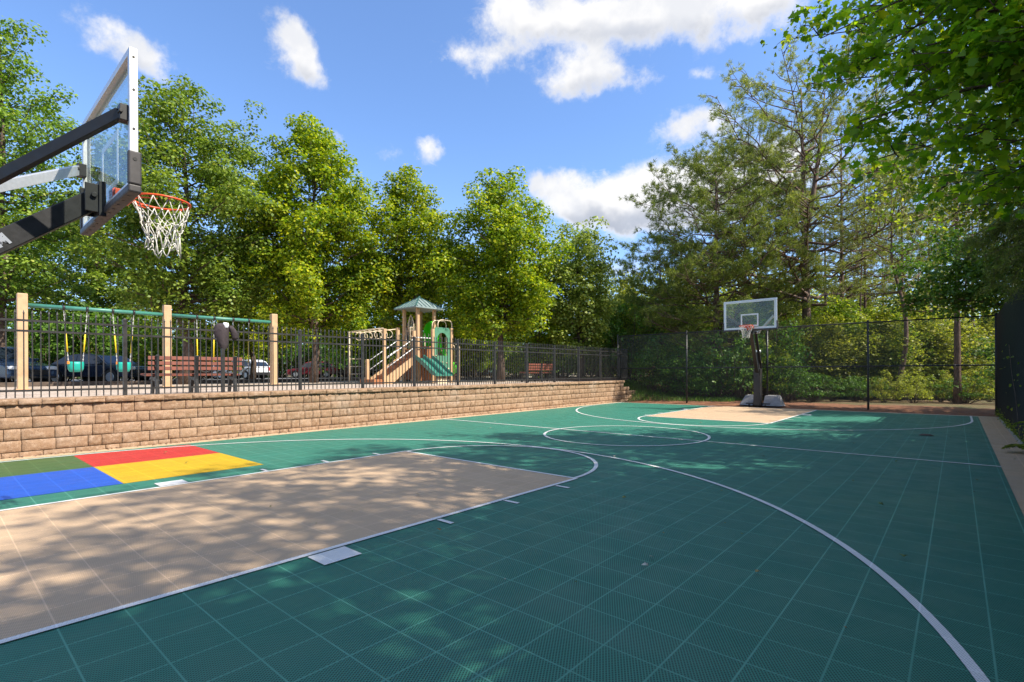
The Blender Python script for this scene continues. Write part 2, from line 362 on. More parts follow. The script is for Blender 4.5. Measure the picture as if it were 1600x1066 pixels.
# ================================================================ the ground
def sstep(x, a, b):
    t = np.clip((x - a) / (b - a), 0, 1); return t * t * (3 - 2 * t)
def terrain(x, y):
    x = np.asarray(x, float); y = np.asarray(y, float)
    left = 1 - sstep(x, -7.02, -6.92)
    back = 1 - sstep(x, -9.5, -4.2)
    k = sstep(y, 20.6, 21.6)
    h = left * (1 - k) + back * k
    h = h * 0.93 - 0.07 * (1 - h)
    h = h + sstep(y, 22, 60) * (1 - sstep(x, -20, 5)) * 0.2 - sstep(y, 24, 70) * sstep(x, -8, 10) * 1.6
    bed = sstep(y, 19.7, 21.0) * sstep(x, -7, -5)
    return h + bed * 0.10
gx = np.array([-900, -500, -300, -200, -140, -100, -80, -60, -50, -40, -30, -25, -20, -16, -13, -11, -9.5, -8.8, -8.1, -7.5, -7.02, -6.92, -6.5, -5.8, -5.0, -4.2, -3, -2, -1, 0, 1, 2, 3, 4, 5, 6, 7, 8, 10, 13, 17, 22, 30, 40, 60, 90, 140, 220, 400, 900.])
gy = np.array([-900, -400, -150, -60, -30, -15, -8, -4, 0, 4, 8, 12, 16, 19, 19.7, 20.2, 20.6, 20.85, 21.1, 21.35, 21.6, 22, 22.6, 23.5, 25, 27, 30, 34, 38, 44, 52, 60, 70, 85, 110, 150, 220, 350, 600, 900.])
GX, GY = np.meshgrid(gx, gy)
GZ = terrain(GX, GY)
idx = np.arange(GX.size).reshape(GX.shape)
gf = np.stack([idx[:-1, :-1], idx[:-1, 1:], idx[1:, 1:], idx[1:, :-1]], -1).reshape(-1, 4)
m, T, b = material('woodland_ground')
pos = T.new('ShaderNodeNewGeometry').outputs['Position']
n1 = T.noise(pos, 0.35, 5); n2 = T.noise(pos, 9, 6, 0.7); n3 = T.noise(pos, 45, 4, 0.7)
c = T.mix(T.sm(n1, 0.40, 0.58), (0.17, 0.10, 0.055), (0.07, 0.10, 0.022))
c = T.mix(T.sm(n2, 0.35, 0.7), c, (0.26, 0.15, 0.075))
c = T.mix(T.sm(n3, 0.4, 0.7, 0, 0.6), c, (0.05, 0.035, 0.02))
T.put(b.inputs['Base Color'], c); b.inputs['Roughness'].default_value = 0.95
bp = T.new('ShaderNodeBump'); bp.inputs['Strength'].default_value = 1; bp.inputs['Distance'].default_value = 0.04
T.put(bp.inputs['Height'], n2); T.l.new(bp.outputs[0], b.inputs['Normal'])
M['ground'] = m
tag(np_mesh('ground', np.stack([GX, GY, GZ], -1).reshape(-1, 3), gf, m, smooth=True), kind='structure')
def sheet(name, x0, x1, y0, y1, z, mat):
    b = MB(); b.add([(x0, y0, z), (x1, y0, z), (x1, y1, z), (x0, y1, z)], [(0, 1, 2, 3)])
    return b.build(name, mat, kind='structure')
# pine straw bed behind the court
m, T, b = material('pine_straw')
pos = T.new('ShaderNodeNewGeometry').outputs['Position']
mp = T.new('ShaderNodeMapping'); T.put(mp.inputs[0], pos); mp.inputs['Scale'].default_value = (1, 3, 1)
n2 = T.noise(mp.outputs[0], 6, 6, 0.75, 1.5); n3 = T.noise(pos, 60, 3, 0.7)
c = T.mix(T.sm(n2, 0.35, 0.65), (0.17, 0.065, 0.03), (0.42, 0.19, 0.09))
c = T.mix(T.sm(n3, 0.4, 0.65, 0, 0.55), c, (0.09, 0.035, 0.02))
T.put(b.inputs['Base Color'], c); b.inputs['Roughness'].default_value = 0.95
bp = T.new('ShaderNodeBump'); bp.inputs['Strength'].default_value = 1; bp.inputs['Distance'].default_value = 0.04
T.put(bp.inputs['Height'], n2); T.l.new(bp.outputs[0], b.inputs['Normal'])
sx = np.linspace(-6.3, 12, 60); sy = np.linspace(19.66, 23.0, 18); SX, SY = np.meshgrid(sx, sy)
SY = SY + np.where(SY > 22.5, 0.25 * np.sin(SX * 1.7) + 0.2 * np.sin(SX * 4.1), 0)
SX2 = SX + np.where(SX < -6.0, sstep(SY, 20.5, 22) * 3.2, 0)
SZ = terrain(SX2, SY) + 0.02 + 0.02 * np.sin(SX * 9) * np.sin(SY * 7)
si = np.arange(SX.size).reshape(SX.shape)
tag(np_mesh('pine_straw_bed', np.stack([SX2, SY, SZ], -1).reshape(-1, 3), np.stack([si[:-1, :-1], si[:-1, 1:], si[1:, 1:], si[1:, :-1]], -1).reshape(-1, 4), m, smooth=True), kind='structure')
# playground chips, kerb and car park
m, T, b = material('engineered_wood_chips')
pos = T.new('ShaderNodeNewGeometry').outputs['Position']
n2 = T.noise(pos, 1.2, 5, 0.6); v = T.new('ShaderNodeTexVoronoi'); T.put(v.inputs['Vector'], pos); v.inputs['Scale'].default_value = 22
c = T.mix(T.sm(n2, 0.35, 0.65), (0.40, 0.29, 0.21), (0.60, 0.49, 0.40))
c = T.mix(0.45, c, T.mix(v.outputs['Color'], (0.28, 0.18, 0.12), (0.75, 0.66, 0.58)))
T.put(b.inputs['Base Color'], c); b.inputs['Roughness'].default_value = 0.95
bp = T.new('ShaderNodeBump'); bp.inputs['Strength'].default_value = 1; bp.inputs['Distance'].default_value = 0.04
T.put(bp.inputs['Height'], v.outputs['Distance']); T.l.new(bp.outputs[0], b.inputs['Normal'])
sheet('playground_surface', -21.6, -6.95, -10, 20.3, 0.948, m)
m, T, b = material('asphalt')
pos = T.new('ShaderNodeNewGeometry').outputs['Position']
c = T.mix(T.sm(T.noise(pos, 0.8, 5), 0.35, 0.65), (0.10, 0.10, 0.105), (0.16, 0.16, 0.165))
c = T.mix(T.sm(T.noise(pos, 90, 2), 0.45, 0.7, 0, .5), c, (0.24, 0.24, 0.24))
T.put(b.inputs['Base Color'], c); b.inputs['Roughness'].default_value = 0.9
sheet('car_park', -60, -22.35, -30, 48, 0.945, m)
k = MB()
k.box((-22.15, 8, 0.98), (0.30, 76, 0.20)); k.build('kerb', M['concrete'], kind='structure', bevel=0.02)
k = MB()
for i in range(13):
    y0 = -9 + i * 2.44; k.box((-21.72, y0 + 1.2, 1.02), (0.14, 2.42, 0.20))
for i in range(6):
    k.box((-20.3 + i * 2.44, 20.36, 1.02), (2.42, 0.14, 0.20))
k.build('playground_edging', M['timber'], kind='structure', bevel=0.015)

# ================================================================ the court
sheet('court_slab', -6.62, 6.70, -2.6, 19.70, -0.012, M['concrete'])
sheet('court_border', -6.56, 6.62, -2.4, 19.62, 0.0, M['beige_tile'])
sheet('court_surface', -6.20, 6.20, -1.9, 19.36, 0.004, M['green_tile'])
LW = 1.83; HALF = 8.728; FTY = 4.14
sheet('near_lane', -LW, LW, -1.9, FTY, 0.008, M['beige_tile'])
sheet('far_lane', -LW, LW, 2 * HALF - FTY, 19.36, 0.008, M['beige_tile'])
sheet('red_square', -5.96, -4.305, 0.20, 1.94, 0.008, M['red_tile'])
sheet('yellow_square', -4.305, -2.49, 0.20, 1.94, 0.008, M['yellow_tile'])
sheet('blue_square', -4.305, -2.49, -1.60, 0.20, 0.008, M['blue_tile'])
sheet('green_square', -5.96, -4.305, -1.60, 0.20, 0.008, M['olive_tile'])
ln = MB(); w = 0.056
ZL = 0.012
def q(x0, x1, y0, y1): ln.add([(x0, y0, ZL), (x1, y0, ZL), (x1, y1, ZL), (x0, y1, ZL)], [(0, 1, 2, 3)])
def arc(cx, cy, r, a0, a1, n=96, z=None):
    z = z or ZL
    vs = []
    for i in range(n + 1):
        a = R(a0 + (a1 - a0) * i / n)
        vs += [(cx + (r - w / 2) * math.cos(a), cy + (r - w / 2) * math.sin(a), z), (cx + (r + w / 2) * math.cos(a), cy + (r + w / 2) * math.sin(a), z)]
    ln.add(vs, [(2 * i, 2 * i + 1, 2 * i + 3, 2 * i + 2) for i in range(n)])
for s, o in ((1, 0), (-1, 2 * HALF)):
    Y = lambda v: o + s * v
    def qq(x0, x1, a, b_): q(x0, x1, min(Y(a), Y(b_)), max(Y(a), Y(b_)))
    qq(-LW - w, -LW, -1.9, FTY); qq(LW, LW + w, -1.9, FTY); qq(-LW, LW, FTY - 0.03, FTY + 0.02)
    for sx_ in (-1, 1):
        for a, b_, L in ((0.45, 0.76, 0.26), (1.72, 1.77, 0.2), (2.66, 2.71, 0.2), (3.60, 3.65, 0.2)):
            x0 = sx_ * (LW + w + 0.02); x1 = sx_ * (LW + w + 0.02 + L)
            qq(min(x0, x1), max(x0, x1), a, b_)
    a0 = math.degrees(math.asin(0.0))
    if s > 0: arc(0, FTY, 1.83, 0, 180, z=0.014); arc(0, 0, 6.03, 0, 180)
    else: arc(0, o - FTY, 1.83, 180, 360, z=0.014); arc(0, o, 6.03, 180, 360)
    for sx_ in (-1, 1): qq(min(sx_ * 6.005, sx_ * 6.055), max(sx_ * 6.005, sx_ * 6.055), -1.9, 0)
q(-6.2, 6.2, HALF - w / 2, HALF + w / 2)
arc(0, HALF, 1.80, 0, 360, z=0.014)
q(-6.2, 6.2, 19.36, 19.39)
ln.build('court_lines', M['white_line'], kind='structure')

# ================================================================ retaining wall
m, T, b = material('split_face_block')
geo = T.new('ShaderNodeNewGeometry'); pos = geo.outputs['Position']
c = T.ramp(geo.outputs['Random Per Island'], [(0, (0.27, 0.168, 0.102)), (0.35, (0.31, 0.195, 0.120)), (0.7, (0.34, 0.215, 0.133)), (1, (0.39, 0.26, 0.17))])
n1 = T.noise(pos, 14, 6, 0.7); n2 = T.noise(pos, 70, 4, 0.7); n0 = T.noise(pos, 1.1, 4)
c = T.mix(T.sm(n1, 0.45, 0.66, 0, 0.6), c, (0.50, 0.36, 0.26))
c = T.mix(T.sm(n2, 0.47, 0.66, 0, 0.75), c, (0.17, 0.10, 0.062))
c = T.mix(T.sm(n0, 0.55, 0.75, 0, 0.4), c, (0.50, 0.40, 0.32))
T.put(b.inputs['Base Color'], c); b.inputs['Roughness'].default_value = 0.95; b.inputs['Specular IOR Level'].default_value = 0.2
bp = T.new('ShaderNodeBump'); bp.inputs['Strength'].default_value = 0.9; bp.inputs['Distance'].default_value = 0.012
T.put(bp.inputs['Height'], T.m('ADD', n1, T.m('MULTIPLY', n2, 0.5))); T.l.new(bp.outputs[0], b.inputs['Normal'])
M['block'] = m
rng = np.random.default_rng(7)
def block_faces(rows, yend_by_row):
    V = []; F = []; nb = 0
    NX, NZ = 9, 6
    gi = np.arange((NX + 1) * (NZ + 1)).reshape(NX + 1, NZ + 1)
    gf_ = np.stack([gi[:-1, :-1], gi[1:, :-1], gi[1:, 1:], gi[:-1, 1:]], -1).reshape(-1, 4)
    for ri, (z0, z1, xf, wmin) in enumerate(rows):
        y = -8.0 + rng.random() * 0.2
        while y < yend_by_row[ri] - 0.1:
            wd = rng.choice([0.2, 0.30, 0.42]) * (1 + rng.random() * .06) if wmin < 0.25 else rng.choice([0.30, 0.44, 0.5])
            y1 = min(y + wd, yend_by_row[ri])
            g = 0.004
            uu = np.linspace(0, 1, NX + 1); vv = np.linspace(0, 1, NZ + 1)
            uu[1] = 0.009 / max(y1 - y, .05); uu[-2] = 1 - uu[1]; vv[1] = 0.045; vv[-2] = 0.955
            U, Vv = np.meshgrid(uu, vv, indexing='ij')
            X = np.full(U.shape, xf) + rng.normal(0, 0.0075, U.shape) + 0.008 * (1 - (2 * U - 1) ** 2) * (1 - (2 * Vv - 1) ** 2) * rng.random() * 1.4
            Y = y + g + (y1 - y - 2 * g) * U; Z = z0 + g + (z1 - z0 - 2 * g) * Vv
            edge = (U == 0) | (U == 1) | (Vv == 0) | (Vv == 1)
            X[edge] = xf - 0.012
            Y = Y + np.where(edge, 0, rng.normal(0, 0.003, U.shape)); Z = Z + np.where(edge, 0, rng.normal(0, 0.003, U.shape))
            V.append(np.stack([X, Y, Z], -1).reshape(-1, 3)); F.append(gf_ + nb * gi.size); nb += 1
            y = y1
    return np.concatenate(V), np.concatenate(F)
wall = empty('retaining_wall', (-6.7, 6, 0), 0, 'long low retaining wall of tan split-face blocks along the left side of the court', 'wall')
rows = [(-0.10, 0.085, -6.575, .2), (0.085, 0.285, -6.585, .2), (0.285, 0.485, -6.597, .2), (0.485, 0.685, -6.609, .2), (0.685, 0.885, -6.62, .2)]
V, F = block_faces(rows, [22.4, 22.0, 21.6, 21.0, 20.45])
V[:, 1] -= 6; V[:, 0] += 6.7
np_mesh('block_courses', V, F, M['block'], wall)
V, F = block_faces([(0.89, 1.0, -6.575, .3)], [20.5]); V[:, 1] -= 6; V[:, 0] += 6.7
np_mesh('coping', V, F, M['block'], wall)
k = MB()
k.box((-6.80 + 6.7, (-8 + 20.45) / 2 - 6, 0.445), (0.29, 28.4, 0.88)); k.box((-6.78 + 6.7, (-8 + 20.5) / 2 - 6, 0.945), (0.30, 28.45, 0.104))
k.box((-6.80 + 6.7, 21.2 - 6, 0.24), (0.29, 1.5, 0.48))
for i in range(70): k.box((-6.765 + 6.7 + random.Random(i).uniform(-.01, .01), -7.8 + i * 0.405 - 6, 0.952), (0.325, 0.397, 0.10))
k.build('wall_core', M['block'], wall)

# ================================================================ metal picket fence on the wall
fence = empty('picket_fence', (-6.8, 6, 0), 0, 'black metal picket fence standing on the tan retaining wall', 'fence')
def picket_panel(y0, y1):
    k = MB()
    for z in (1.135, 2.19, 2.375): k.box((0, (y0 + y1) / 2 - 6, z), (0.034, y1 - y0 - 0.05, 0.036))
    n = 16
    for i in range(1, n):
        y = y0 + (y1 - y0) * i / n - 6
        k.box((0, y, 1.76), (0.017, 0.017, 1.50))
        k.box((0, y, 2.535), (0.024, 0.024, 0.05), taper=0.15); k.box((0, y, 2.502), (0.026, 0.026, 0.014))
    return k.build('fence_panel', M['fence_metal'], fence)
py = [1.09 + 1.755 * i for i in range(-5, 12)]
for i, y in enumerate(py):
    k = MB(); k.box((0, y - 6, 1.72), (0.064, 0.064, 1.50)); k.box((0, y - 6, 2.48), (0.078, 0.078, 0.03)); k.box((0, y - 6, 2.505), (0.06, 0.06, 0.03), taper=0.3)
    k.build('fence_post', M['fence_metal'], fence)
    if i + 1 < len(py): picket_panel(y, py[i + 1])
picket_panel(py[-1], 21.2)

# ================================================================ chain link fences
def chain_mesh(k, P0, P1, z0, z1, pitch=0.062, r=0.0021):
    """real wires: two families of diagonals, as three-sided rods"""
    P0 = Vector(P0); P1 = Vector(P1); L = (P1 - P0).length; d_ = (P1 - P0) / L; H = z1 - z0
    nrm = Vector((-d_.y, d_.x, 0))
    segs = []
    n = int((L + H) / pitch)
    for fam in (0, 1):
        for i in range(n):
            s0 = i * pitch - H; s1 = s0 + H            # rises one to one
            a, za, b_, zb = s0, z0, s1, z1
            if a < 0: za = z0 - a; a = 0
            if b_ > L: zb = z1 - (b_ - L); b_ = L
            if b_ - a < 0.01: continue
            if fam: za, zb = z0 + z1 - za, z0 + z1 - zb
            segs.append((a, za, b_, zb, 1 if fam else -1))
    V = []; F = []
    for a, za, b_, zb, sd in segs:
        A = P0 + d_ * a; B = P0 + d_ * b_; A.z = za; B.z = zb
        t = (B - A).normalized(); e = t.cross(nrm)
        o = nrm * (r * 0.9 * sd)
        base = len(V)
        for P in (A, B):
            for w_ in (nrm * r, -nrm * r * 0.5 + e * r * 0.87, -nrm * r * 0.5 - e * r * 0.87): V.append(P + o + w_)
        F += [(base, base + 1, base + 4, base + 3), (base + 1, base + 2, base + 5, base + 4), (base + 2, base, base + 3, base + 5)]
    k.add(V, F)
FY = 20.45
cf = empty('chain_link_fence', (0, FY, 0), 0, 'tall black chain link fence across the far end of the court behind the far hoop', 'fence')
for x in (-6.93, -3.45, -0.10, 3.28, 6.66):
    k = MB(); k.tube([(x, 0, -0.05), (x, 0, 3.2)], 0.036, 10); k.tube([(x, 0, 3.2), (x, 0, 3.215), (x, 0, 3.24)], [0.042, 0.042, 0.012], 10)
    for z in (0.3, 0.8, 1.3, 1.9, 2.4, 2.9): k.tube([(x, 0, z), (x, 0, z + 0.02)], 0.041, 10)
    k.build('fence_post', M['black_metal'], cf, True)
for z, nm in ((3.15, 'top_rail'), (1.58, 'middle_rail')):
    k = MB(); k.tube([(-6.93, 0, z), (6.66, 0, z)], 0.023, 8); k.build(nm, M['black_metal'], cf, True)
k = MB(); chain_mesh(k, (-6.93, -0.045, 0), (6.66, -0.045, 0), 0.03, 3.13, 0.068, 0.0023); k.build('chain_link_mesh', M['wire_lit'], cf)
FX = 6.70
rf = empty('screened_fence', (FX, 8, 0), 0, 'tall chain link fence lined with black windscreen cloth along the right side of the court', 'fence')
for y in (-4.0, -1.0, 2.0, 5.0, 8.1, 11.2, 14.3, 17.4):
    k = MB(); k.tube([(0.02, y - 8, -0.05), (0.02, y - 8, 3.2)], 0.036, 10); k.tube([(0.02, y - 8, 3.2), (0.02, y - 8, 3.24)], [0.042, 0.01], 10)
    k.build('fence_post', M['black_metal'], rf, True)
for z, nm in ((3.15, 'top_rail'), (1.58, 'middle_rail'), (0.06, 'bottom_rail')):
    k = MB(); k.tube([(0.02, -12, z), (0.02, 12.4, z)], 0.023, 8); k.build(nm, M['black_metal'], rf, True)
k = MB(); chain_mesh(k, (-0.03, -12, 0), (-0.03, 12.38, 0), 0.03, 3.13, 0.068, 0.0026); k.build('chain_link_mesh', M['wire_mid'], rf)
# cloth: a gently billowing thin sheet with thickness, small vents cut as real gaps
ys = np.linspace(-12, 12.36, 220); zs = np.linspace(0.08, 3.10, 40)
YY, ZZ = np.meshgrid(ys, zs)
XX = 0.055 + 0.018 * np.sin(YY * 2.1 + ZZ) + 0.010 * np.sin(YY * 7.3 + 2 * ZZ) + 0.006 * np.sin(YY * 17)
ci = np.arange(YY.size).reshape(YY.shape); cfc = np.stack([ci[:-1, :-1], ci[:-1, 1:], ci[1:, 1:], ci[1:, :-1]], -1).reshape(-1, 4)
keep = np.random.default_rng(3).random(len(cfc)) > 0.012
o = np_mesh('windscreen_cloth', np.stack([XX, YY, ZZ], -1).reshape(-1, 3), cfc[keep], M['screen_cloth'], rf, True)
sm_ = o.modifiers.new('thickness', 'SOLIDIFY'); sm_.thickness = 0.003
k = MB(); k.box((6.86, 8, 0.02), (0.30, 24.8, 0.14)); k.build('fence_kerb', M['concrete'], kind='structure', bevel=0.02)

# ================================================================ basketball hoops
def text_mesh(txt, size, mat, parent, Mx, name='lettering'):
    cu = bpy.data.curves.new(name, 'FONT'); cu.body = txt; cu.size = size; cu.extrude = 0.001; cu.offset = 0.004; cu.align_x = 'LEFT'; cu.align_y = 'CENTER'
    to = bpy.data.objects.new('text_source', cu); C.objects.link(to)
    dg = bpy.context.evaluated_depsgraph_get(); me = bpy.data.meshes.new_from_object(to.evaluated_get(dg)); bpy.data.objects.remove(to)
    me.materials.clear(); me.materials.append(mat); me.name = name
    o = bpy.data.objects.new(name, me); C.objects.link(o); o.parent = parent; o.matrix_local = Mx; return o
def make_net(seed, zr, ragged=0.0):
    rg = random.Random(seed); k = MB(); n = 12
    lv = [0, 0.12, 0.19, 0.25, 0.31, 0.37, 0.43]
    rad = [0.222, 0.190, 0.155, 0.132, 0.122, 0.120, 0.125]
    def P(i, j):
        a = 2 * math.pi * (i + 0.5 * (j % 2)) / n + 0.02
        r_ = rad[j] * (1 + jit[(i % n, j)][0] * ragged); z_ = zr - lv[j] + jit[(i % n, j)][1] * 0.02 * ragged * j
        return Vector((r_ * math.cos(a) + 0.02 * ragged * j / 3, r_ * math.sin(a), z_))
    jit = {(i, j): (rg.uniform(-.14, .14), rg.uniform(-1, 1)) for i in range(n) for j in range(len(lv))}
    for j in range(len(lv) - 1):
        for i in range(n):
            a = P(i, j)
            for di in ((0, -1) if j % 2 == 0 else (0, 1)):
                b_ = P((i + di) % n if True else i, j + 1)
                mid = (a + b_) / 2 + Vector((rg.uniform(-.006, .006), rg.uniform(-.006, .006), -0.006))
                k.tube([a, mid, b_], 0.0042, 5)
            if j: k.box(a, (0.014, 0.014, 0.014))
    if ragged:
        k.tube([(0.2, 0.10, zr - .1), (0.215, 0.12, zr - 0.14), (0.235, 0.11, zr - 0.19), (0.232, 0.12, zr - 0.23)], 0.0042, 5)
    return k
def make_hoop(name, loc, rz, label, boardz, polex, seed, ragged):
    h = empty(name, loc, rz, label, 'basketball hoop')
    zr = 3.04
    # rim > bracket
    k = MB(); k.tube([(0.2286 * math.cos(2 * math.pi * i / 40), 0.2286 * math.sin(2 * math.pi * i / 40), zr) for i in range(40)], 0.0095, 8, closed=True)
    k.tube([(0.21 * math.cos(R(a)), 0.2286 * math.sin(R(a)) - 0.0, zr - 0.03) for a in range(200, 345, 10)], 0.006, 6)
    for i in range(12):
        a = 2 * math.pi * (i + .02) / 12; k.box((0.222 * math.cos(a), 0.222 * math.sin(a), zr - 0.012), (0.016, 0.016, 0.02))
    rim = k.build('rim', M['rim_orange'], h, True)
    k = MB(); k.box((0, -0.372, zr - 0.055), (0.17, 0.02, 0.15)); k.box((0, -0.30, zr - 0.03), (0.30, 0.15, 0.06)); k.prism([(-0.36, zr - 0.11), (-0.19, zr - 0.02), (-0.36, zr)], 0, -0.085, -0.079)
    k.prism([(-0.36, zr - 0.11), (-0.19, zr - 0.02), (-0.36, zr)], 0, 0.079, 0.085); k.box((0, -0.29, zr + 0.004), (0.24, 0.16, 0.012))
    k.build('rim_bracket', M['rim_orange'], rim, bevel=0.004)
    make_net(seed, zr - 0.012, ragged).build('net', M['net'], h, True)
    # backboard > frame, glass, target square, padding
    y0 = -0.405; z0 = boardz; z1 = boardz + 1.07; hw = 0.915
    bd = empty('backboard', (0, y0, 0)); bd.parent = h; 
    k = MB()
    for a in (-1, 1): k.box((a * (hw - 0.025), 0, (z0 + z1) / 2), (0.05, 0.055, z1 - z0))
    for z in (z0 + 0.025, z1 - 0.025): k.box((0, 0, z), (2 * hw - 0.1, 0.055, 0.05))
    k.build('board_frame', M['alu'], bd, bevel=0.004)
    k = MB(); k.box((0, 0.012, (z0 + z1) / 2), (2 * hw - 0.1, 0.012, z1 - z0 - 0.1)); k.build('glass_pane', M['glass'], bd)
    k = MB(); yq = 0.021; sw, sh = 0.305, 0.457; zb = zr + 0.0; t_ = 0.05
    k.box((0, yq, zb + t_ / 2), (2 * sw, 0.003, t_)); k.box((0, yq, zb + sh - t_ / 2), (2 * sw, 0.003, t_))
    for a in (-1, 1): k.box((a * (sw - t_ / 2), yq, zb + sh / 2), (t_, 0.003, sh - 2 * t_))
    k.build('target_square', M['white_paint'], bd)
    k = MB()
    for z in (z0 + 0.07, z1 - 0.07): k.box((0, yq, z), (2 * hw - 0.1, 0.003, 0.035))
    for a in (-1, 1): k.box((a * (hw - 0.07), yq, (z0 + z1) / 2), (0.035, 0.003, z1 - z0 - 0.18))
    k.build('board_border', M['white_paint'], bd)
    k = MB(); k.box((0, 0.0, z0 - 0.012), (2 * hw + 0.05, 0.085, 0.06))
    for a in (-1, 1): k.box((a * (hw + 0.008), 0.0, z0 + 0.145), (0.046, 0.085, 0.255))
    k.build('board_pad', M['pad_black'], bd, bevel=0.012)
    def bolt(p, q_, r_): k = MB(); k.tube([p, q_], r_, 8); k.build('bolt', M['black_metal'], bd)
    for i in range(11): bolt((-0.8 + i * 0.16, -0.012, z0 - 0.0425), (-0.8 + i * 0.16, -0.012, z0 - 0.046), 0.010)
    for a in (-1, 1):
        for z in (0.45, 0.75, 1.0): bolt((a * (hw - .002), 0.0, z0 + z), (a * (hw + 0.004), 0, z0 + z), 0.009)
        bolt((a * (hw + .028), 0.0, z0 + .21), (a * (hw + 0.034), 0, z0 + .21), 0.014)
    # arms
    k = MB(); A = Vector((0, -0.50, 2.93)); B = Vector((polex * 0.9, -2.30, 1.42)); k.bar(A, B, 0.12, 0.155)
    arm = k.build('main_arm', M['hoop_black'], h, bevel=0.008)
    k = MB(); k.box((0, -0.455, 2.93), (0.24, 0.05, 0.30)); k.box((-.10, -0.50, 2.93), (0.012, 0.14, 0.24)); k.box((.10, -0.50, 2.93), (0.012, 0.14, 0.24)); k.tube([(-.13, -.51, 2.95), (.13, -.51, 2.95)], 0.022, 8)
    k.build('arm_bracket', M['hoop_black'], h, bevel=0.004)
    t = (B - A).normalized(); side = Vector((1, 0, 0)); up = side.cross(-t).normalized()
    if rz == 0:
        org = A + t * 0.97 + side * 0.063
        Mx = Matrix(((-t.x, up.x, side.x, org.x), (-t.y, up.y, side.y, org.y), (-t.z, up.z, side.z, org.z), (0, 0, 0, 1)))
        text_mesh('SLAM', 0.12, M['lettering'], arm, Mx)
    for sx_ in (-1, 1):
        k = MB(); a = Vector((sx_ * 0.83, -0.47, 3.42)); e = Vector((sx_ * 0.07, -1.16, 2.86))
        k.bar(a, e, 0.045, 0.085); st = k.build('strut', M['hoop_black'] if sx_ > 0 else M['alu'], h, bevel=0.004)  # one strut in pale metal, its sunlit look carried by the colour
        k = MB(); k.box((sx_ * 0.84, -0.45, 3.42), (0.09, 0.07, 0.12)); k.tube([(sx_ * 0.84 - .06, -.48, 3.42), (sx_ * 0.84 + .06, -.48, 3.42)], 0.014, 8); k.build('strut_bracket', M['hoop_black'], st, bevel=0.003)
    # post, counter link, pad, base
    k = MB(); k.box((polex, -2.48, 1.12), (0.15, 0.15, 2.2)); k.build('post', M['pad_brown'], h, bevel=0.006)
    k = MB(); k.tube([(polex - .13, -2.45, 2.2), (polex + .13, -2.45, 2.2)], 0.055, 12); k.build('pivot', M['alu'], h, True)
    k = MB(); k.tube([(-.13, -1.16, 2.86), (.13, -1.16, 2.86)], 0.045, 12); k.build('pivot', M['alu'], h, True)
    k = MB(); k.bar((polex, -3.0, 1.42), (0, -1.1, 2.92), 0.09, 0.11)
    k.build('lift_arm', M['hoop_black'], h, bevel=0.004)
    k = MB(); k.box((polex, -2.52, 0.79), (0.25, 0.34, 1.46)); pad = k.build('post_pad', M['pad_brown'], h, bevel=0.02)
    for z in (0.42, 1.22): k = MB(); k.box((polex + 0.01, -2.347, z), (0.055, 0.012, 0.07)); k.build('pad_strap', M['black_metal'], pad)
    k = MB(); k.box((polex, -2.85, 0.10), (0.9, 0.7, 0.1))
    for sx_ in (-1, 1):
        for yy in (-2.42, -3.1): k.tube([(polex + sx_ * .3 - .02, yy, 0.055), (polex + sx_ * .3 + .02, yy, 0.055)], 0.05, 10)
    k.build('wheeled_base', M['black_metal'], h)
    for sx_, wd in ((-1, 0.66), (1, 0.52)):
        k = MB(); xa = polex + sx_ * 0.19; xb = polex + sx_ * (0.19 + wd)
        pr_ = [(-3.2, 0.03), (-2.46, 0.05), (-2.75, 0.43), (-3.1, 0.46)]
        k.prism(pr_, 0, min(xa, xb), max(xa, xb)); k.v = [(x_ + (sx_ * -.16 * (z_ > .4) if abs(x_ - xb) < .01 else (0.0)), y_, z_) for x_, y_, z_ in k.v]
        k.build('ballast_cover', M['ballast'], h, bevel=0.015)
    return h
make_hoop('basketball_hoop', (0, 0, 0), 0, 'near basketball hoop seen from behind, with worn ragged white net, at upper left', 2.85, 0.0, 4, 1.0)
make_hoop('basketball_hoop', (0, 2 * HALF, 0), math.pi, 'far basketball hoop on padded post with grey ballast covers before the chain link fence', 2.93, 0.33, 9, 0.3)

# ================================================================ swing set and swings
G = 0.948
sw = empty('swing_set', (-15.2, 3.95, G), 0, 'swing frame of three square tan posts joined by green top bars', 'swing frame')
PY = [0.25, 4.10, 7.50]
for y in (-3.58, 0.01, 3.63):
    k = MB(); k.box((0, y, 1.42), (0.23, 0.23, 2.86)); p = k.build('post', M['tan_post'], sw, bevel=0.02)
    k = MB(); k.box((0, y, 0.03), (0.34, 0.34, 0.05))
    for a in (-1, 1): k.box((0.117, y + a * .0, 0.9 + a * 0.05), (0.006, 0.03, 0.03)); 
    k.build('foot_plate', M['tan_post'], p, bevel=0.008)
for ya, yb in ((-3.46, -0.10), (0.12, 3.52)):
    k = MB(); k.tube([(0, ya, 2.52), (0, yb, 2.52)], 0.062, 12); bm_ = k.build('top_bar', M['teal_beam'], sw, True)
    k = MB()
    for f_ in (0.235, 0.40, 0.59, 0.755): k.tube([(0, ya + (yb - ya) * f_ - .03, 2.52), (0, ya + (yb - ya) * f_ + .03, 2.52)], 0.085, 10)
    k.build('swing_hanger', M['black_metal'], bm_, True)
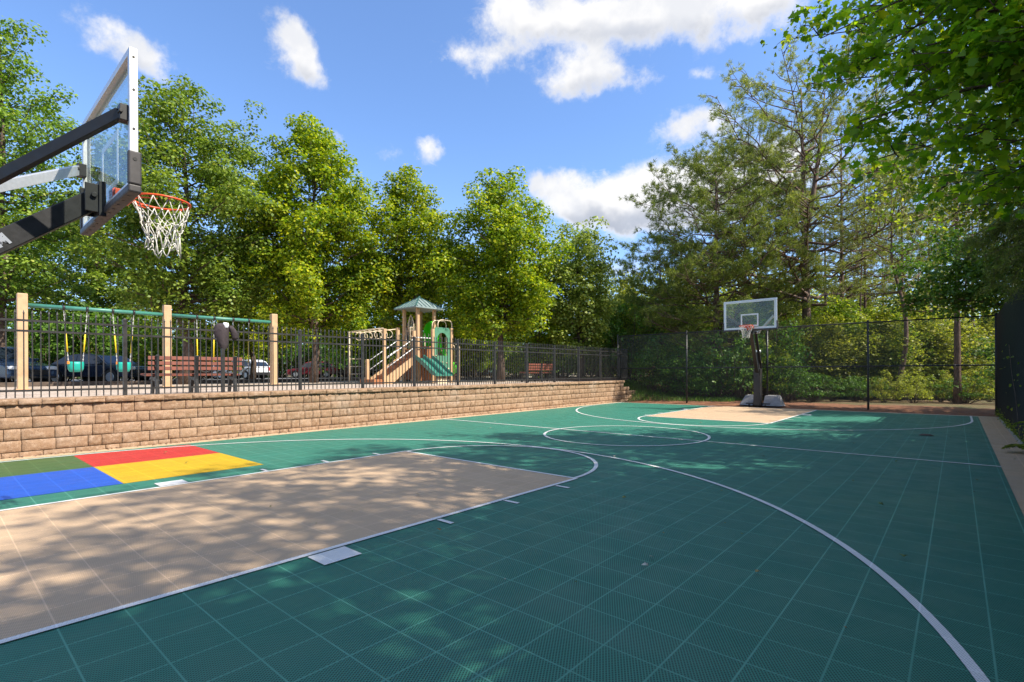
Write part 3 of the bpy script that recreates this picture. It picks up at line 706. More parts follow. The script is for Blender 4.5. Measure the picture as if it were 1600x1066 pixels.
def make_swing(y0, y1, kind, label, lx=0.0):
    yc = (y0 + y1) / 2; drop = 1.86 if kind == 'bucket' else 1.98
    s = empty('toddler_swing' if kind == 'bucket' else 'belt_swing', (-15.2, 3.95 + yc, G), 0, label, 'swing', 'swings hanging from the swing frame')
    hw = 0.17 if kind == 'bucket' else 0.26
    for a, y in ((-1, y0 - yc), (1, y1 - yc)):
        P = Vector((0, y, 2.45)); Q = Vector((lx, a * hw, 2.45 - drop + 0.25)); k = MB()
        for i in range(26):
            A = P.lerp(Q, i / 26); B = P.lerp(Q, (i + 0.9) / 26); k.bar(A, B, 0.026 if i % 2 else 0.010, 0.010 if i % 2 else 0.026)
        ch = k.build('chain', M['chain'], s)
        k = MB(); k.tube([P.lerp(Q, 0.42), P.lerp(Q, 0.60), P.lerp(Q, 0.80 if kind == 'bucket' else 0.9)], 0.019, 8); k.build('chain_sleeve', M['yellow_sleeve'], ch, True)
    zb = 2.45 - drop
    if kind == 'bucket':
        k = MB()
        n = 20
        ring = lambda r1, r2, z: [(lx + r1 * math.cos(2 * math.pi * i / n), r2 * math.sin(2 * math.pi * i / n), z) for i in range(n)]
        levels = [ring(.14, .19, zb + .27), ring(.15, .20, zb + .20), ring(.14, .19, zb + .05), ring(.10, .15, zb - .04), ring(.03, .05, zb - .05)]
        inner = [ring(.12, .17, zb + .27), ring(.12, .17, zb + .10), ring(.05, .08, zb)]
        vs = sum(levels, []); fs = [(j * n + i, j * n + (i + 1) % n, (j + 1) * n + (i + 1) % n, (j + 1) * n + i) for j in range(4) for i in range(n)]
        b0 = len(vs); vs += sum(inner, [])
        fs += [(b0 + j * n + i, b0 + j * n + (i + 1) % n, b0 + (j + 1) * n + (i + 1) % n, b0 + (j + 1) * n + i) for j in range(2) for i in range(n)]
        fs += [(i, (i + 1) % n, b0 + (i + 1) % n, b0 + i) for i in range(n)]
        fs.append(tuple(4 * n + i for i in range(n)))
        k.add(vs, fs); k.build('bucket_seat', M['teal_plastic'], s, True)
        k = MB(); k.box((lx + 0.1, -hw - .02, zb + 0.24), (0.07, 0.06, 0.09)); k.build('clip', M['orange_clip'], s, bevel=0.01)
    else:
        k = MB(); pts = [(lx, -hw + 2 * hw * i / 8, zb + 0.22 - 0.16 * math.sin(math.pi * i / 8)) for i in range(9)]
        for a, b_ in zip(pts[:-1], pts[1:]): k.bar(a, b_, 0.15, 0.02)
        k.build('belt_seat', M['black_metal'], s, bevel=0.004)
L1, L2 = -3.46, 3.36
make_swing(L1 + L2 * .235, L1 + L2 * .40, 'bucket', 'teal bucket swing on yellow sleeved chains, nearer the left swing post')
make_swing(L1 + L2 * .59, L1 + L2 * .755, 'bucket', 'teal bucket swing beside a black fence post, nearer the middle swing post')
L1, L2 = 0.12, 3.4
make_swing(L1 + L2 * .235, L1 + L2 * .40, 'belt', 'belt swing hanging just right of the middle swing post')
make_swing(L1 + L2 * .59, L1 + L2 * .755, 'belt', 'belt swing hanging right of the dark jacket, nearest the right swing post')

# ================================================================ benches
def make_bench(loc, rz, L, label, seats):
    """sitter faces -x; back nearest the court"""
    bn = empty('park_bench', loc, rz, label, 'bench')
    k = MB()
    for i, (x, z) in enumerate(((0.02, .84), (0.005, .72), (-0.01, .60))):
        Mx = Matrix.Rotation(R(-8), 3, 'Y'); k.box((x, 0, z), (0.035, L, 0.085), M=Mx)
    k.build('backrest', M['bench_slat'], bn, bevel=0.006)
    k = MB()
    for i in range(4): k.box((-0.10 - i * 0.105, -0.03, 0.44 + 0.008 * i), (0.09, L + 0.02, 0.04))
    k.build('seat', M['bench_slat'], bn, bevel=0.006)
    for y in seats:
        k = MB()
        k.prism([(0.11, 0.0), (0.02, 0.0), (-0.02, 0.30), (-0.42, 0.34), (-0.42, 0.41), (-0.03, 0.40), (0.03, 0.90), (0.085, 0.91), (0.05, 0.55), (0.05, 0.35)], 1, y - 0.035, y + 0.035)
        k.prism([(-0.40, 0.0), (-0.33, 0.0), (-0.24, 0.36), (-0.34, 0.36)], 1, y - 0.035, y + 0.035)
        k.build('support', M['black_metal'], bn, bevel=0.008)
    return bn
make_bench((-8.35, 2.82, G), 0, 2.0, 'long red brown slatted bench with three black supports, behind the fence beside the swing frame', (-0.83, -0.03, 0.83))
make_bench((-9.8, 18.0, G), 0, 2.15, 'smaller looking slatted bench near the far end of the fence, right of the playhouse', (-1.02, 0.0, 0.98))

# ================================================================ jacket hung on the fence post
jk = empty('jacket', (-6.8, 2.845, 2.3), 0, 'dark jacket slung over a fence post behind the long bench, painted white highlight on shoulder', 'jacket')
def drape(pts, radii, n=12, flat=0.55, seed=1):
    rg = random.Random(seed); vs = []; fs = []; m_ = len(pts)
    for j, (p, r_) in enumerate(zip(pts, radii)):
        for i in range(n):
            a = 2 * math.pi * i / n; rr_ = r_ * (1 + 0.18 * math.sin(3 * a + j * .4) + rg.uniform(-.07, .07))
            vs.append((p[0] + rr_ * flat * math.cos(a), p[1] + rr_ * math.sin(a), p[2]))
    for j in range(m_ - 1):
        for i in range(n): fs.append((j * n + i, j * n + (i + 1) % n, (j + 1) * n + (i + 1) % n, (j + 1) * n + i))
    fs.append(tuple(range(n))); fs.append(tuple((m_ - 1) * n + i for i in range(n)))
    k = MB(); k.add(vs, fs); return k
o = drape([(0, 0, .25), (0, .01, .235), (0, 0, .19), (0, -.02, .08), (0, -.02, -.06), (0, 0, -.2), (0, .01, -.30), (0, .02, -.36)], [.05, .11, .155, .165, .15, .12, .08, .03], seed=4).build('jacket_body', M['cloth_dark'], jk, True)
sb = o.modifiers.new('s', 'SUBSURF'); sb.levels = 1; sb.render_levels = 1
drape([(.03, .16, .20), (.03, .20, .12), (.03, .24, .03), (.03, .25, -.06), (.03, .24, -.12)], [.04, .07, .075, .065, .03], seed=8).build('sleeve', M['cloth_dark'], jk, True)
drape([(.05, .03, .262), (.055, .05, .25), (.062, .055, .21), (.088, .05, .16), (.088, .045, .135)], [.025, .055, .06, .04, .02], seed=3, flat=.6).build('painted_highlight', M['highlight_white'], jk, True)  # pale shape standing in for a highlight on the dark cloth

# ================================================================ play structure
ps = empty('play_structure', (-12.88, 12.95, G), 0, 'playhouse tower with a pointed metal roof, double green slide, ramped steps and ring ladder', 'play structure')
def post(x, y, h, s=0.13, z0=0.0, mat='tan_post'):
    k = MB(); k.box((x, y, (z0 + h) / 2), (s, s, h - z0)); return k.build('post', M[mat], ps, bevel=0.012)
for x, y, h in ((0, 0, 3.42), (0, .95, 3.42), (-1.0, 0, 3.42), (-1.0, .95, 3.42), (.5, -.6, 2.30), (.5, .45, 2.45), (.5, -2.10, 2.30), (-.62, -2.2, 1.05), (-.6, -.65, 2.5) , (.5, 1.55, 2.55), (-.3, 1.55, 2.55)):
    post(x, y, h)
# roof: hipped, standing seams
k = MB(); cx, cy, a, zb, za = -.5, .475, .82, 3.44, 3.98
k.add([(cx - a, cy - a, zb), (cx + a, cy - a, zb), (cx + a, cy + a, zb), (cx - a, cy + a, zb), (cx, cy, za), (cx - a, cy - a, zb - .05), (cx + a, cy - a, zb - .05), (cx + a, cy + a, zb - .05), (cx - a, cy + a, zb - .05)],
      [(0, 1, 4), (1, 2, 4), (2, 3, 4), (3, 0, 4), (0, 1, 6, 5), (1, 2, 7, 6), (2, 3, 8, 7), (3, 0, 5, 8), (5, 6, 7, 8)])
rf_ = k.build('roof', M['roof'], ps)
k = MB()
for s_ in range(4):
    Q = Matrix.Rotation(s_ * math.pi / 2, 3, 'Z')
    for i in range(-3, 4):
        f = i / 3.5; p0 = Q @ Vector((f * a, -a, 0)); t = 1 - abs(f); p1 = Q @ Vector((f * a, -a * abs(f), 0))
        k.bar((cx + p0.x, cy + p0.y, zb + .012), (cx + p1.x, cy + p1.y, zb + (za - zb) * t + .012), 0.022, 0.03)
    c0 = Q @ Vector((a, -a, 0)); k.bar((cx + c0.x, cy + c0.y, zb + .01), (cx, cy, za + .01), 0.045, 0.03)
k.box((cx, cy, za + .02), (.08, .08, .08)); k.build('roof_seam', M['roof_seam'], rf_)
# decks
k = MB(); k.box((-.5, .475, 1.53), (1.0, .95, .06)); k.build('upper_deck', M['brown_panel'], ps, bevel=0.01)
k = MB(); k.box((.22, -.07, 1.08), (.52, 1.04, .06)); k.box((-.28, -.33, 1.08), (.5, .56, .06)); k.build('lower_deck', M['brown_panel'], ps, bevel=0.01)
k = MB(); k.box((-.02, .475, 1.33), (.04, .82, .40)); k.box((-.02, .475, 1.64), (.035, .82, .10)); k.build('riser_panel', M['brown_panel'], ps, bevel=0.01)
k = MB(); k.box((.02, .475, .55), (.03, .80, .9)); k.box((-.5, .02, .8), (.84, .03, 1.3)); k.build('lower_panel', M['brown_panel'], ps, bevel=0.01)
k = MB(); k.tube([(.5, -.6, 2.02), (.5, .45, 2.02)], .022, 8); k.build('slide_bar', M['white_paint'], ps, True)
k = MB(); k.tube([(.5, -.66, 2.05), (.5, -.80, 2.05), (.5, -.80, 2.45), (.5, -.66, 2.45)], .018, 8); k.build('grab_loop', M['tan_tube'], ps, True)
# arch bar panel
k = MB()
for y_, x0, x1 in ((0, -.86, -.14),):
    for i in range(6):
        x = x0 + (x1 - x0) * i / 5; zt = 2.55 + (.52 * (1 - abs(i - 2.5) / 2.5) if 0 < i < 5 else 0); k.tube([(x, y_, 1.58), (x, y_, zt)], .014, 6)
    k.tube([(-.70, y_, 2.4), (-.69, y_, 2.75), (-.6, y_, 2.98), (-.5, y_, 3.12), (-.4, y_, 2.98), (-.31, y_, 2.75), (-.30, y_, 2.4)], .018, 8)
    k.tube([(x0, y_, 2.40), (x1, y_, 2.40)], .016, 8)
k.build('arch_guard', M['tan_tube'], ps, True)
# double slide
def slide_path(t):
    x = .5 + 1.42 * t; z = 1.10 - .02 * t - .86 * (t ** 1.15) + .0 if t < .78 else None
    if z is None:
        z0 = 1.10 - .02 * .78 - .86 * (.78 ** 1.15); z = z0 - (t - .78) * .35
    return x, z
for ya, yb in ((-.55, -.09), (-.05, .41)):
    k = MB(); n = 18; vs = []; prof = [(0, .17), (.05, .17), (.07, .02), (.5, 0), (.93, .02), (.95, .17), (1, .17), (1, -.04), (0, -.04)]
    for i in range(n + 1):
        x, z = slide_path(i / n); r_ = max(0.25, 1 - max(0, i / n - .8) * 3)
        for u_, h_ in prof: vs.append((x, ya + (yb - ya) * u_, z + (h_ * r_ if h_ > 0 else h_)))
    m_ = len(prof); fs = [(i * m_ + j, i * m_ + (j + 1) % m_, (i + 1) * m_ + (j + 1) % m_, (i + 1) * m_ + j) for i in range(n) for j in range(m_)]
    fs += [tuple(range(m_)), tuple(n * m_ + j for j in range(m_))]
    k.add(vs, fs); k.build('slide', M['slide_teal'], ps)
k = MB(); k.box((1.72, -.07, .10), (.10, .5, .22)); k.build('slide_support', M['tan_tube'], ps)
# steps: stringers, treads, rails
for x, nm in ((.47, 'stringer'), (-.57, 'stringer')):
    k = MB(); k.prism([(-2.08, 0.0), (-1.72, 0.0), (-.62, .84), (-.62, 1.13), (-.72, 1.13), (-2.08, .26)], 0, x - .03, x + .03); k.build(nm, M['tan_post'], ps)
for i in range(5):
    k = MB(); k.box((-.05, -1.95 + i * .30, .14 + i * .21), (.98, .30, .05)); k.box((-.05, -2.09 + i * .30, .06 + i * .21), (.98, .03, .18)); k.build('step', M['brown_panel'], ps)
for x in (.5, -.6):
    for dz in (0, .40):
        k = MB(); k.tube([(x, -2.08, .62 + dz), (x, -.62, 1.55 + dz)], .019, 8); k.build('hand_rail', M['white_paint'], ps, True)
k = MB(); k.box((-.05, -2.35, .10), (1.05, .46, .20)); k.build('bottom_step', M['brown_panel'], ps, bevel=.01)
# ring ladder
for x, y in ((-3.3, -1.45), (-3.3, -.75)):
    k = MB(); k.tube([(x, y, 0), (x, y, 2.42)], .032, 8); k.build('ladder_post', M['tan_tube'], ps, True)
k = MB()
for z in (.42, .78, 1.14): k.tube([(-3.3, -1.45, z), (-3.3, -.75, z)], .018, 8)
k.build('ladder_rung', M['tan_tube'], ps, True)
k = MB()
for y in (-1.42, -.72): k.tube([(-3.5, y, 2.43), (-.6, y, 2.43)], .024, 8)
k.tube([(-3.5, -1.42, 2.43), (-3.5, -.72, 2.43)], .024, 8); k.build('overhead_rail', M['tan_tube'], ps, True)
for i in range(7):
    x = -3.1 + i * .40; k = MB(); k.tube([(x + .05 * math.cos(R(a)), -1.07 + .17 * math.cos(R(a)), 2.20 + .17 * math.sin(R(a))) for a in range(0, 360, 24)], .016, 6, closed=True); k.tube([(x, -1.42, 2.43), (x, -1.07, 2.37), (x, -.72, 2.43)], .016, 6)
    k.build('ring', M['tan_tube'], ps, True)
# climbing panel with arched opening
k = MB(); y0, y1, zb_, zt = .53, 1.49, .35, 2.55; yc = (y0 + y1) / 2; ro = .29
out = [(y0, zb_), (y1, zb_), (y1, zt - .12), (y1 - .12, zt), (y0 + .12, zt), (y0, zt - .12)]
arch = [(yc - ro, 1.25)] + [(yc - ro * math.cos(R(a)), 2.02 + ro * math.sin(R(a))) for a in range(0, 181, 15)] + [(yc + ro, 1.25)]
# left, right, top and lower pieces around the opening
def strip(a_, b_):
    k.prism([a_[0], a_[1], b_[1], b_[0]], 0, .47, .51)
k.prism([(y0, zb_), (y1, zb_), (y1, 1.25), (y0, 1.25)], 0, .47, .51)
k.prism([(y0, 1.25), (yc - ro, 1.25), (yc - ro, 2.02), (y0, 2.02)], 0, .47, .51); k.prism([(yc + ro, 1.25), (y1, 1.25), (y1, 2.02), (yc + ro, 2.02)], 0, .47, .51)
pa = [(yc - ro * math.cos(R(a)), 2.02 + ro * math.sin(R(a))) for a in range(0, 181, 15)]
k.prism([(y0, 2.02)] + pa[:7] + [(yc, zt), (y0 + .12, zt), (y0, zt - .12)], 0, .47, .51)
k.prism([(y1, 2.02), (y1, zt - .12), (y1 - .12, zt), (yc, zt)] + pa[6:], 0, .47, .51)
cp = k.build('climbing_panel', M['panel_green'], ps)
k = MB(); rg = random.Random(5)
for i in range(10): k.box((.525, y0 + .12 + (i % 3) * .33 + rg.uniform(-.05, .05), .45 + (i // 3) * .25 + rg.uniform(-.05, .05)), (.04, .07, .05))
k.build('hand_hold', M['tan_tube'], cp, bevel=.01)
k = MB()
for x in (.5, .1):
    k.tube([(x, .75, 2.50), (x, .75, 2.70)] + [(x, 1.0 - .25 * math.cos(R(a)), 2.70 + .2 * math.sin(R(a))) for a in (30, 60, 90)] + [(x, 1.35, 2.90)] + [(x, 1.42 + .17 * math.sin(R(a)), 2.73 + .17 * math.cos(R(a))) for a in (20, 50, 90)] + [(x, 1.59, .1)], .024, 8)
k.build('arch_rail', M['tan_tube'], ps, True)
k = MB()
for y in (.62, .85, 1.2, 1.4): k.tube([(-.28, y, .0), (-.28, y, 2.3)], .018, 6)
k.build('back_bar', M['tan_tube'], ps, True)
k = MB()
for x in (.75, .42): k.tube([(x, 1.85, 0), (x, 1.85, 1.6), (x, 1.78, 1.75), (x, 1.62, 1.78)], .022, 8)
for z in (.35, .65, .95, 1.25): k.tube([(.75, 1.85, z), (.42, 1.85, z)], .018, 8)
k.build('side_ladder', M['tan_tube'], ps, True)
# lime spiral slide with hood
k = MB(); path = [(-.5, 1.0, 1.62), (-.56, 1.25, 1.58), (-.5, 1.5, 1.50), (-.3, 1.68, 1.38), (-.05, 1.72, 1.20), (.08, 1.72, .98), (.12, 1.75, .75), (.10, 1.85, .52), (.05, 2.0, .36)]
vs = []; nn = 11; P = [Vector(p) for p in path]
for i, p in enumerate(P):
    t = (P[min(i + 1, len(P) - 1)] - P[max(i - 1, 0)]); t.z = 0; t.normalize(); s_ = Vector((t.y, -t.x, 0))
    for j in range(nn):
        an = math.pi * j / (nn - 1); vs.append(p + s_ * (-.33 * math.cos(an)) + Vector((0, 0, .30 - .30 * math.sin(an))))
k.add(vs, [(i * nn + j, i * nn + j + 1, (i + 1) * nn + j + 1, (i + 1) * nn + j) for i in range(len(P) - 1) for j in range(nn - 1)])
o = k.build('spiral_slide', M['lime'], ps, True); so_ = o.modifiers.new('t', 'SOLIDIFY'); so_.thickness = 0.02; ss = o.modifiers.new('s', 'SUBSURF'); ss.levels = 1; ss.render_levels = 2
k = MB(); vs = []; nn = 9
for i, (x, hh, wd) in enumerate(((1.02, 2.86, .46), (1.18, 2.95, .46), (1.36, 2.80, .42), (1.52, 2.45, .36), (1.62, 1.95, .30))):
    for j in range(nn):
        an = math.pi * j / (nn - 1); vs.append((-.52 - wd * math.cos(an), x, 1.6 + (hh - 1.6) * math.sin(an) ** .7))
k.add(vs, [(i * nn + j, i * nn + j + 1, (i + 1) * nn + j + 1, (i + 1) * nn + j) for i in range(4) for j in range(nn - 1)])
o = k.build('slide_hood', M['lime'], ps, True); so_ = o.modifiers.new('t', 'SOLIDIFY'); so_.thickness = 0.02

# ================================================================ cars
def make_car(loc, rz, paint, label, kind='suv', name='parked_car', z=G):
    c = empty(name, (loc[0], loc[1], z), rz, label, 'car', 'cars in the car park behind the playground')
    if kind == 'suv': L, Hh, belt, cab = 2.35, 1.74, 1.06, [(-2.25, 1.04), (-2.0, 1.60), (-1.7, 1.72), (.05, 1.72), (.42, 1.64), (1.12, 1.04)]
    elif kind == 'hatch': L, Hh, belt, cab = 2.25, 1.62, 1.0, [(-2.18, .98), (-1.85, 1.45), (-1.45, 1.60), (.1, 1.62), (.5, 1.52), (1.2, .98)]
    else: L, Hh, belt, cab = 2.35, 1.44, .92, [(-1.75, .90), (-1.05, 1.32), (-.6, 1.42), (.2, 1.43), (.6, 1.34), (1.25, .90)]
    hb = belt - 0.02
    low = [(-L, .42)]
    def arch_(xc): return [(xc - .38 * math.cos(R(a)), .34 + .36 * math.sin(R(a))) for a in range(0, 181, 20)]
    low = [(-L + .05, .34)] + arch_(-1.38) + arch_(1.42) + [(L - .05, .32), (L, .50), (L - .02, .72), (L - .18, .84), (1.15, hb), (-L + .25, hb), (-L + .06, .92), (-L, .60)]
    k = MB(); k.prism(low, 1, -.91, .91); body = k.build('body', paint, c, bevel=0.05, seg=3)
    W_ = lambda z_: .86 - (z_ - belt) * .30
    k = MB(); n = len(cab)
    k.add([(x, -W_(z_), z_) for x, z_ in cab] + [(x, W_(z_), z_) for x, z_ in cab], [tuple(range(n)), tuple(range(n, 2 * n))] + [(i, (i + 1) % n, (i + 1) % n + n, i + n) for i in range(n)])
    k.build('cabin', paint, c, bevel=0.03)
    cxm = sum(p[0] for p in cab) / n
    def inset(p, f=.86, zc=None):
        zc = belt + (Hh - belt) * .45; return ((p[0] - cxm) * .90 + cxm, (p[1] - zc) * .74 + zc)
    for s_ in (-1, 1):
        ins = [inset(p) for p in cab]
        # split in front and rear side windows
        xm = -.35; zt = max(p[1] for p in ins); zb2 = min(p[1] for p in ins)
        left = [p for p in ins if p[0] < xm]; right = [p for p in ins if p[0] >= xm]
        for grp in ([ins[0]] + [p for p in ins[1:-1] if p[0] < xm] + [(xm - .04, zt - .01), (xm - .04, zb2)], [(xm + .04, zb2), (xm + .04, zt - .01)] + [p for p in ins[1:] if p[0] > xm]):
            k = MB(); k.add([(x, s_ * (W_(z_) + .012), z_) for x, z_ in grp] + [(x, s_ * (W_(z_) - .02), z_) for x, z_ in grp], [tuple(range(len(grp))), tuple(range(len(grp), 2 * len(grp)))] + [(i, (i + 1) % len(grp), (i + 1) % len(grp) + len(grp), i + len(grp)) for i in range(len(grp))])
            k.build('side_window', M['car_glass'], c)
        k = MB(); k.box((1.0, s_ * .98, belt + .06), (.12, .16, .12)); k.build('mirror', paint, c, bevel=.03)
    def glass(p, q_, nm):
        p = Vector((p[0], 0, p[1])); q_ = Vector((q_[0], 0, q_[1])); a_ = p.lerp(q_, .12); b_ = p.lerp(q_, .9); t = (q_ - p).normalized(); nv = Vector((t.z, 0, -t.x))
        if nv.x * (1 if p.x > 0 else -1) < 0: nv = -nv
        vs = []
        for P_, off in ((a_, .014), (b_, .014), (a_, -.02), (b_, -.02)):
            w_ = W_(P_.z) - .10; vs += [tuple(P_ + nv * off + Vector((0, -w_, 0))), tuple(P_ + nv * off + Vector((0, w_, 0)))]
        k = MB(); k.add(vs, [(0, 1, 3, 2), (4, 5, 7, 6), (0, 1, 5, 4), (2, 3, 7, 6), (0, 2, 6, 4), (1, 3, 7, 5)]); k.build(nm, M['car_glass'], c)
    glass(cab[-1], cab[-2], 'windscreen'); glass(cab[0], cab[1], 'rear_window')
    for xw in (-1.38, 1.42):
        for s_ in (-1, 1):
            k = MB(); k.tube([(xw, s_ * .70, .34), (xw, s_ * .90, .34)], .34, 20); wh = k.build('wheel', M['tyre'], c)
            k = MB(); k.tube([(xw, s_ * .89, .34), (xw, s_ * .915, .34)], [.22, .20], 12); k.build('rim', M['wheel_rim'], wh)
    for s_ in (-1, 1):
        k = MB(); k.box((L - .10, s_ * .68, .74), (.20, .36, .14)); k.build('headlight', M['head_lamp'], c, bevel=.03)
        k = MB(); k.box((-L + .05, s_ * .74, belt - .16), (.14, .24, .30)); k.build('tail_light', M['tail_red'], c, bevel=.03)
    k = MB(); k.box((L - .005, 0, .55), (.04, 1.0, .22)); k.box((L - .02, 0, .36), (.06, 1.6, .10)); k.build('grille', M['black_metal'], c, bevel=.01)
    k = MB(); k.box((-L + .01, 0, .45), (.06, 1.64, .22)); k.build('rear_bumper', M['black_metal'], c, bevel=.02)
    return c
blue = car_paint('dark_blue_paint', (0.018, 0.035, 0.075)); navy = car_paint('near_black_blue_paint', (0.014, 0.020, 0.036)); white = car_paint('white_car_paint', (0.75, 0.76, 0.78))
maroon = car_paint('maroon_paint', (0.16, 0.012, 0.018)); black = car_paint('black_car_paint', (0.012, 0.012, 0.015)); silver = car_paint('silver_paint', (0.45, 0.46, 0.48)); slate = car_paint('slate_paint', (0.08, 0.11, 0.16))
make_car((-25.3, 0.3), R(28), blue, 'large dark blue car at the left edge behind the leftmost swing post', 'suv')
make_car((-25.4, 3.9), R(34), navy, 'dark blue sedan behind the teal bucket swings', 'sedan')
make_car((-39.8, 15.6), R(200), white, 'white hatchback seen behind the right end of the long bench', 'hatch')
make_car((-43.5, 14.2), R(215), black, 'black car mostly hidden behind the white hatchback', 'sedan')
make_car((-43.2, 23.4), R(235), maroon, 'maroon car parked behind a tree trunk, right of the swing frame', 'hatch')
make_car((-44.5, 28.2), R(140), black, 'black pickup sized car with pale roof behind the ring ladder', 'suv')
make_car((-42.5, 31.6), R(60), silver, 'silver car seen through the ladder rungs and steps of the playhouse', 'sedan')
make_car((-41.0, 44.6), R(40), slate, 'blue grey car low behind the fence, right of the slide', 'sedan', z=0.55)

# ================================================================ vegetation
def unit(a): return a / np.maximum(np.linalg.norm(a, axis=-1, keepdims=True), 1e-6)
def leaf_quads(Cn, Nn, size, rg, aspect=0.8, fold=0.15, droop=0.0):
    """one folded diamond leaf per centre"""
    n = len(Cn); r1 = unit(rg.normal(size=(n, 3))); a = unit(np.cross(Nn, r1)); a[:, 2] -= droop; a = unit(a); b = unit(np.cross(Nn, a))
    L = (size * (0.7 + 0.6 * rg.random(n)))[:, None]; Wd = L * aspect
    V = np.stack([Cn - a * L * .5, Cn + b * Wd * .5 + Nn * L * fold, Cn + a * L * .5, Cn - b * Wd * .5 + Nn * L * fold], 1).reshape(-1, 3)
    return V, np.arange(4 * n).reshape(n, 4)
LOBE = np.array([(0, -.5), (.16, -.34), (.42, -.40), (.34, -.12), (.56, .10), (.30, .14), (.24, .34), (0, .56), (-.24, .34), (-.30, .14), (-.56, .10), (-.34, -.12), (-.42, -.40), (-.16, -.34)])
def leaf_lobed(Cn, Nn, size, rg, droop=0.3):
    n = len(Cn); r1 = unit(rg.normal(size=(n, 3))); a = unit(np.cross(Nn, r1)); a[:, 2] -= droop; a = unit(a); b = unit(np.cross(Nn, a))
    L = (size * (0.6 + 0.7 * rg.random(n)))[:, None, None]
    l = LOBE[None]; cup = (np.abs(LOBE[:, 0]) * .35 - LOBE[:, 1] ** 2 * .25)[None, :, None]
    V = Cn[:, None] + a[:, None] * l[..., 1:2] * L + b[:, None] * l[..., 0:1] * L + Nn[:, None] * cup * L * (0.3 + rg.random(n)[:, None, None])
    m_ = len(LOBE); return V.reshape(-1, 3), np.arange(m_ * n).reshape(n, m_)
def clump_leaves(centres, radii, per, rg, up=0.55, flat=0.82):
    """leaves sit on the outside of each clump, facing out and up"""
    C_ = np.asarray(centres); Rr = np.asarray(radii); cnt = np.maximum(4, (per * (Rr / Rr.mean()) ** 2)).astype(int)
    I = np.repeat(np.arange(len(C_)), cnt); n = len(I)
    d_ = unit(rg.normal(size=(n, 3))); d_[:, 2] = np.where(rg.random(n) < .6, np.abs(d_[:, 2]), d_[:, 2])
    rad = Rr[I] * (0.45 + 0.6 * rg.random(n) ** .6)
    P = C_[I] + d_ * rad[:, None] * np.array([1, 1, flat])
    N = unit(d_ * .6 + np.array([0, 0, up]) + rg.normal(size=(n, 3)) * .38)
    return P, N
def wood(limbs, n=6):
    k = MB()
    for pts, rr in limbs: k.tube(pts, rr, n)
    return k
def curve(a, b_, sag=0.0, n=5, rg=None, wob=0.0):
    out = []
    for i in range(n):
        t = i / (n - 1); p = a * (1 - t) + b_ * t; p = p + np.array([0, 0, -sag * 4 * t * (1 - t)])
        if rg is not None and 0 < i < n - 1: p = p + rg.normal(size=3) * wob
        out.append(p)
    return out
def maple(loc, H, Rad, base, seed, label, nl=64, per=60, leaf=0.135, mat='leaf_maple', group=None, tr=0.17, lean=(0, 0), shape='oval', name='maple_tree', cat='tree', dens=1.0, rz=0.0, trunk_mat='bark_maple', nlimb_min=.25):
    rg = np.random.default_rng(seed); t0 = empty(name, loc, rz, label, cat, group)
    top = np.array([lean[0], lean[1], H * .95]); tp = [np.array([top[0] * s_ ** 1.5, top[1] * s_ ** 1.5, top[2] * s_]) + (rg.normal(size=3) * .10 * (0 < s_ < 1)) * np.array([1, 1, 0]) for s_ in np.linspace(0, 1, 9)]
    limbs = [(tp, [tr * 1.25] + [tr * (1 - .9 * s_) for s_ in np.linspace(.06, 1, 8)])]
    cs = []; rs = []
    for i in range(nl):
        t = (i + rg.random()) / nl
        if shape == 'oval': pf = math.sin(math.pi * (0.20 + .77 * t)) ** .8
        elif shape == 'cone': pf = (1 - t) ** .75 * .95 + .10
        else: pf = math.sin(math.pi * (0.08 + .86 * t)) ** .5
        z = base + (H - base) * t * .93; s_ = min(1, z / top[2]); A = np.array([top[0] * s_ ** 1.5, top[1] * s_ ** 1.5, z - .25 * Rad * pf])
        A[2] = max(A[2], base * .75)
        an = i * 2.39996 + rg.normal() * .4; L = Rad * pf * (0.72 + .38 * rg.random())
        B = np.array([top[0] * s_ ** 1.5 + L * math.cos(an), top[1] * s_ ** 1.5 + L * math.sin(an), z + .30 * L * (t - .15) + rg.normal() * .3])
        cv = curve(A, B, .08 * L, 5, rg, .06 * L); r0 = max(.012, tr * .42 * (1 - .75 * t)); limbs.append((cv, [r0, r0 * .75, r0 * .5, r0 * .3, .008]))
        nc = max(3, int(L * 3.1))
        for j in range(nc):
            f = nlimb_min + (1.0 - nlimb_min) * ((j + rg.random()) / nc) ** .8; ii = min(3, int(f * 4)); p = cv[ii] * (1 - (f * 4 - ii)) + cv[ii + 1] * (f * 4 - ii)
            p = p + rg.normal(size=3) * np.array([.24, .24, .36]) * (0.4 + L * .22); cs.append(p); rs.append((.38 + .34 * rg.random()) * (0.75 + .25 * pf))
    cs.append(top + np.array([0, 0, H * .04])); rs.append(.35)
    P, N = clump_leaves(cs, rs, per * dens * 1.3, rg)
    V, F = leaf_quads(P, N, leaf * 1.04, rg); np_mesh('crown', V, F, M[mat], t0)
    wood(limbs).build('trunk', M[trunk_mat], t0, True)
    return t0
def needles(P, D, rg, n=14, L=0.19, w=0.019):
    """brush tufts: n thin blades round each twig tip"""
    m_ = len(P); I = np.repeat(np.arange(m_), n); q_ = len(I)
    d_ = unit(unit(rg.normal(size=(q_, 3))) * 0.95 + D[I] * .65 + np.array([0, 0, .22])); side = unit(np.cross(d_, rg.normal(size=(q_, 3)))); LL = (L * (.7 + .5 * rg.random(q_)))[:, None]
    A = P[I] + rg.normal(size=(q_, 3)) * .03
    V = np.stack([A - side * w * .5, A + side * w * .5, A + d_ * LL + side * w * .3, A + d_ * LL - side * w * .3], 1).reshape(-1, 3)
    return V, np.arange(4 * q_).reshape(q_, 4)
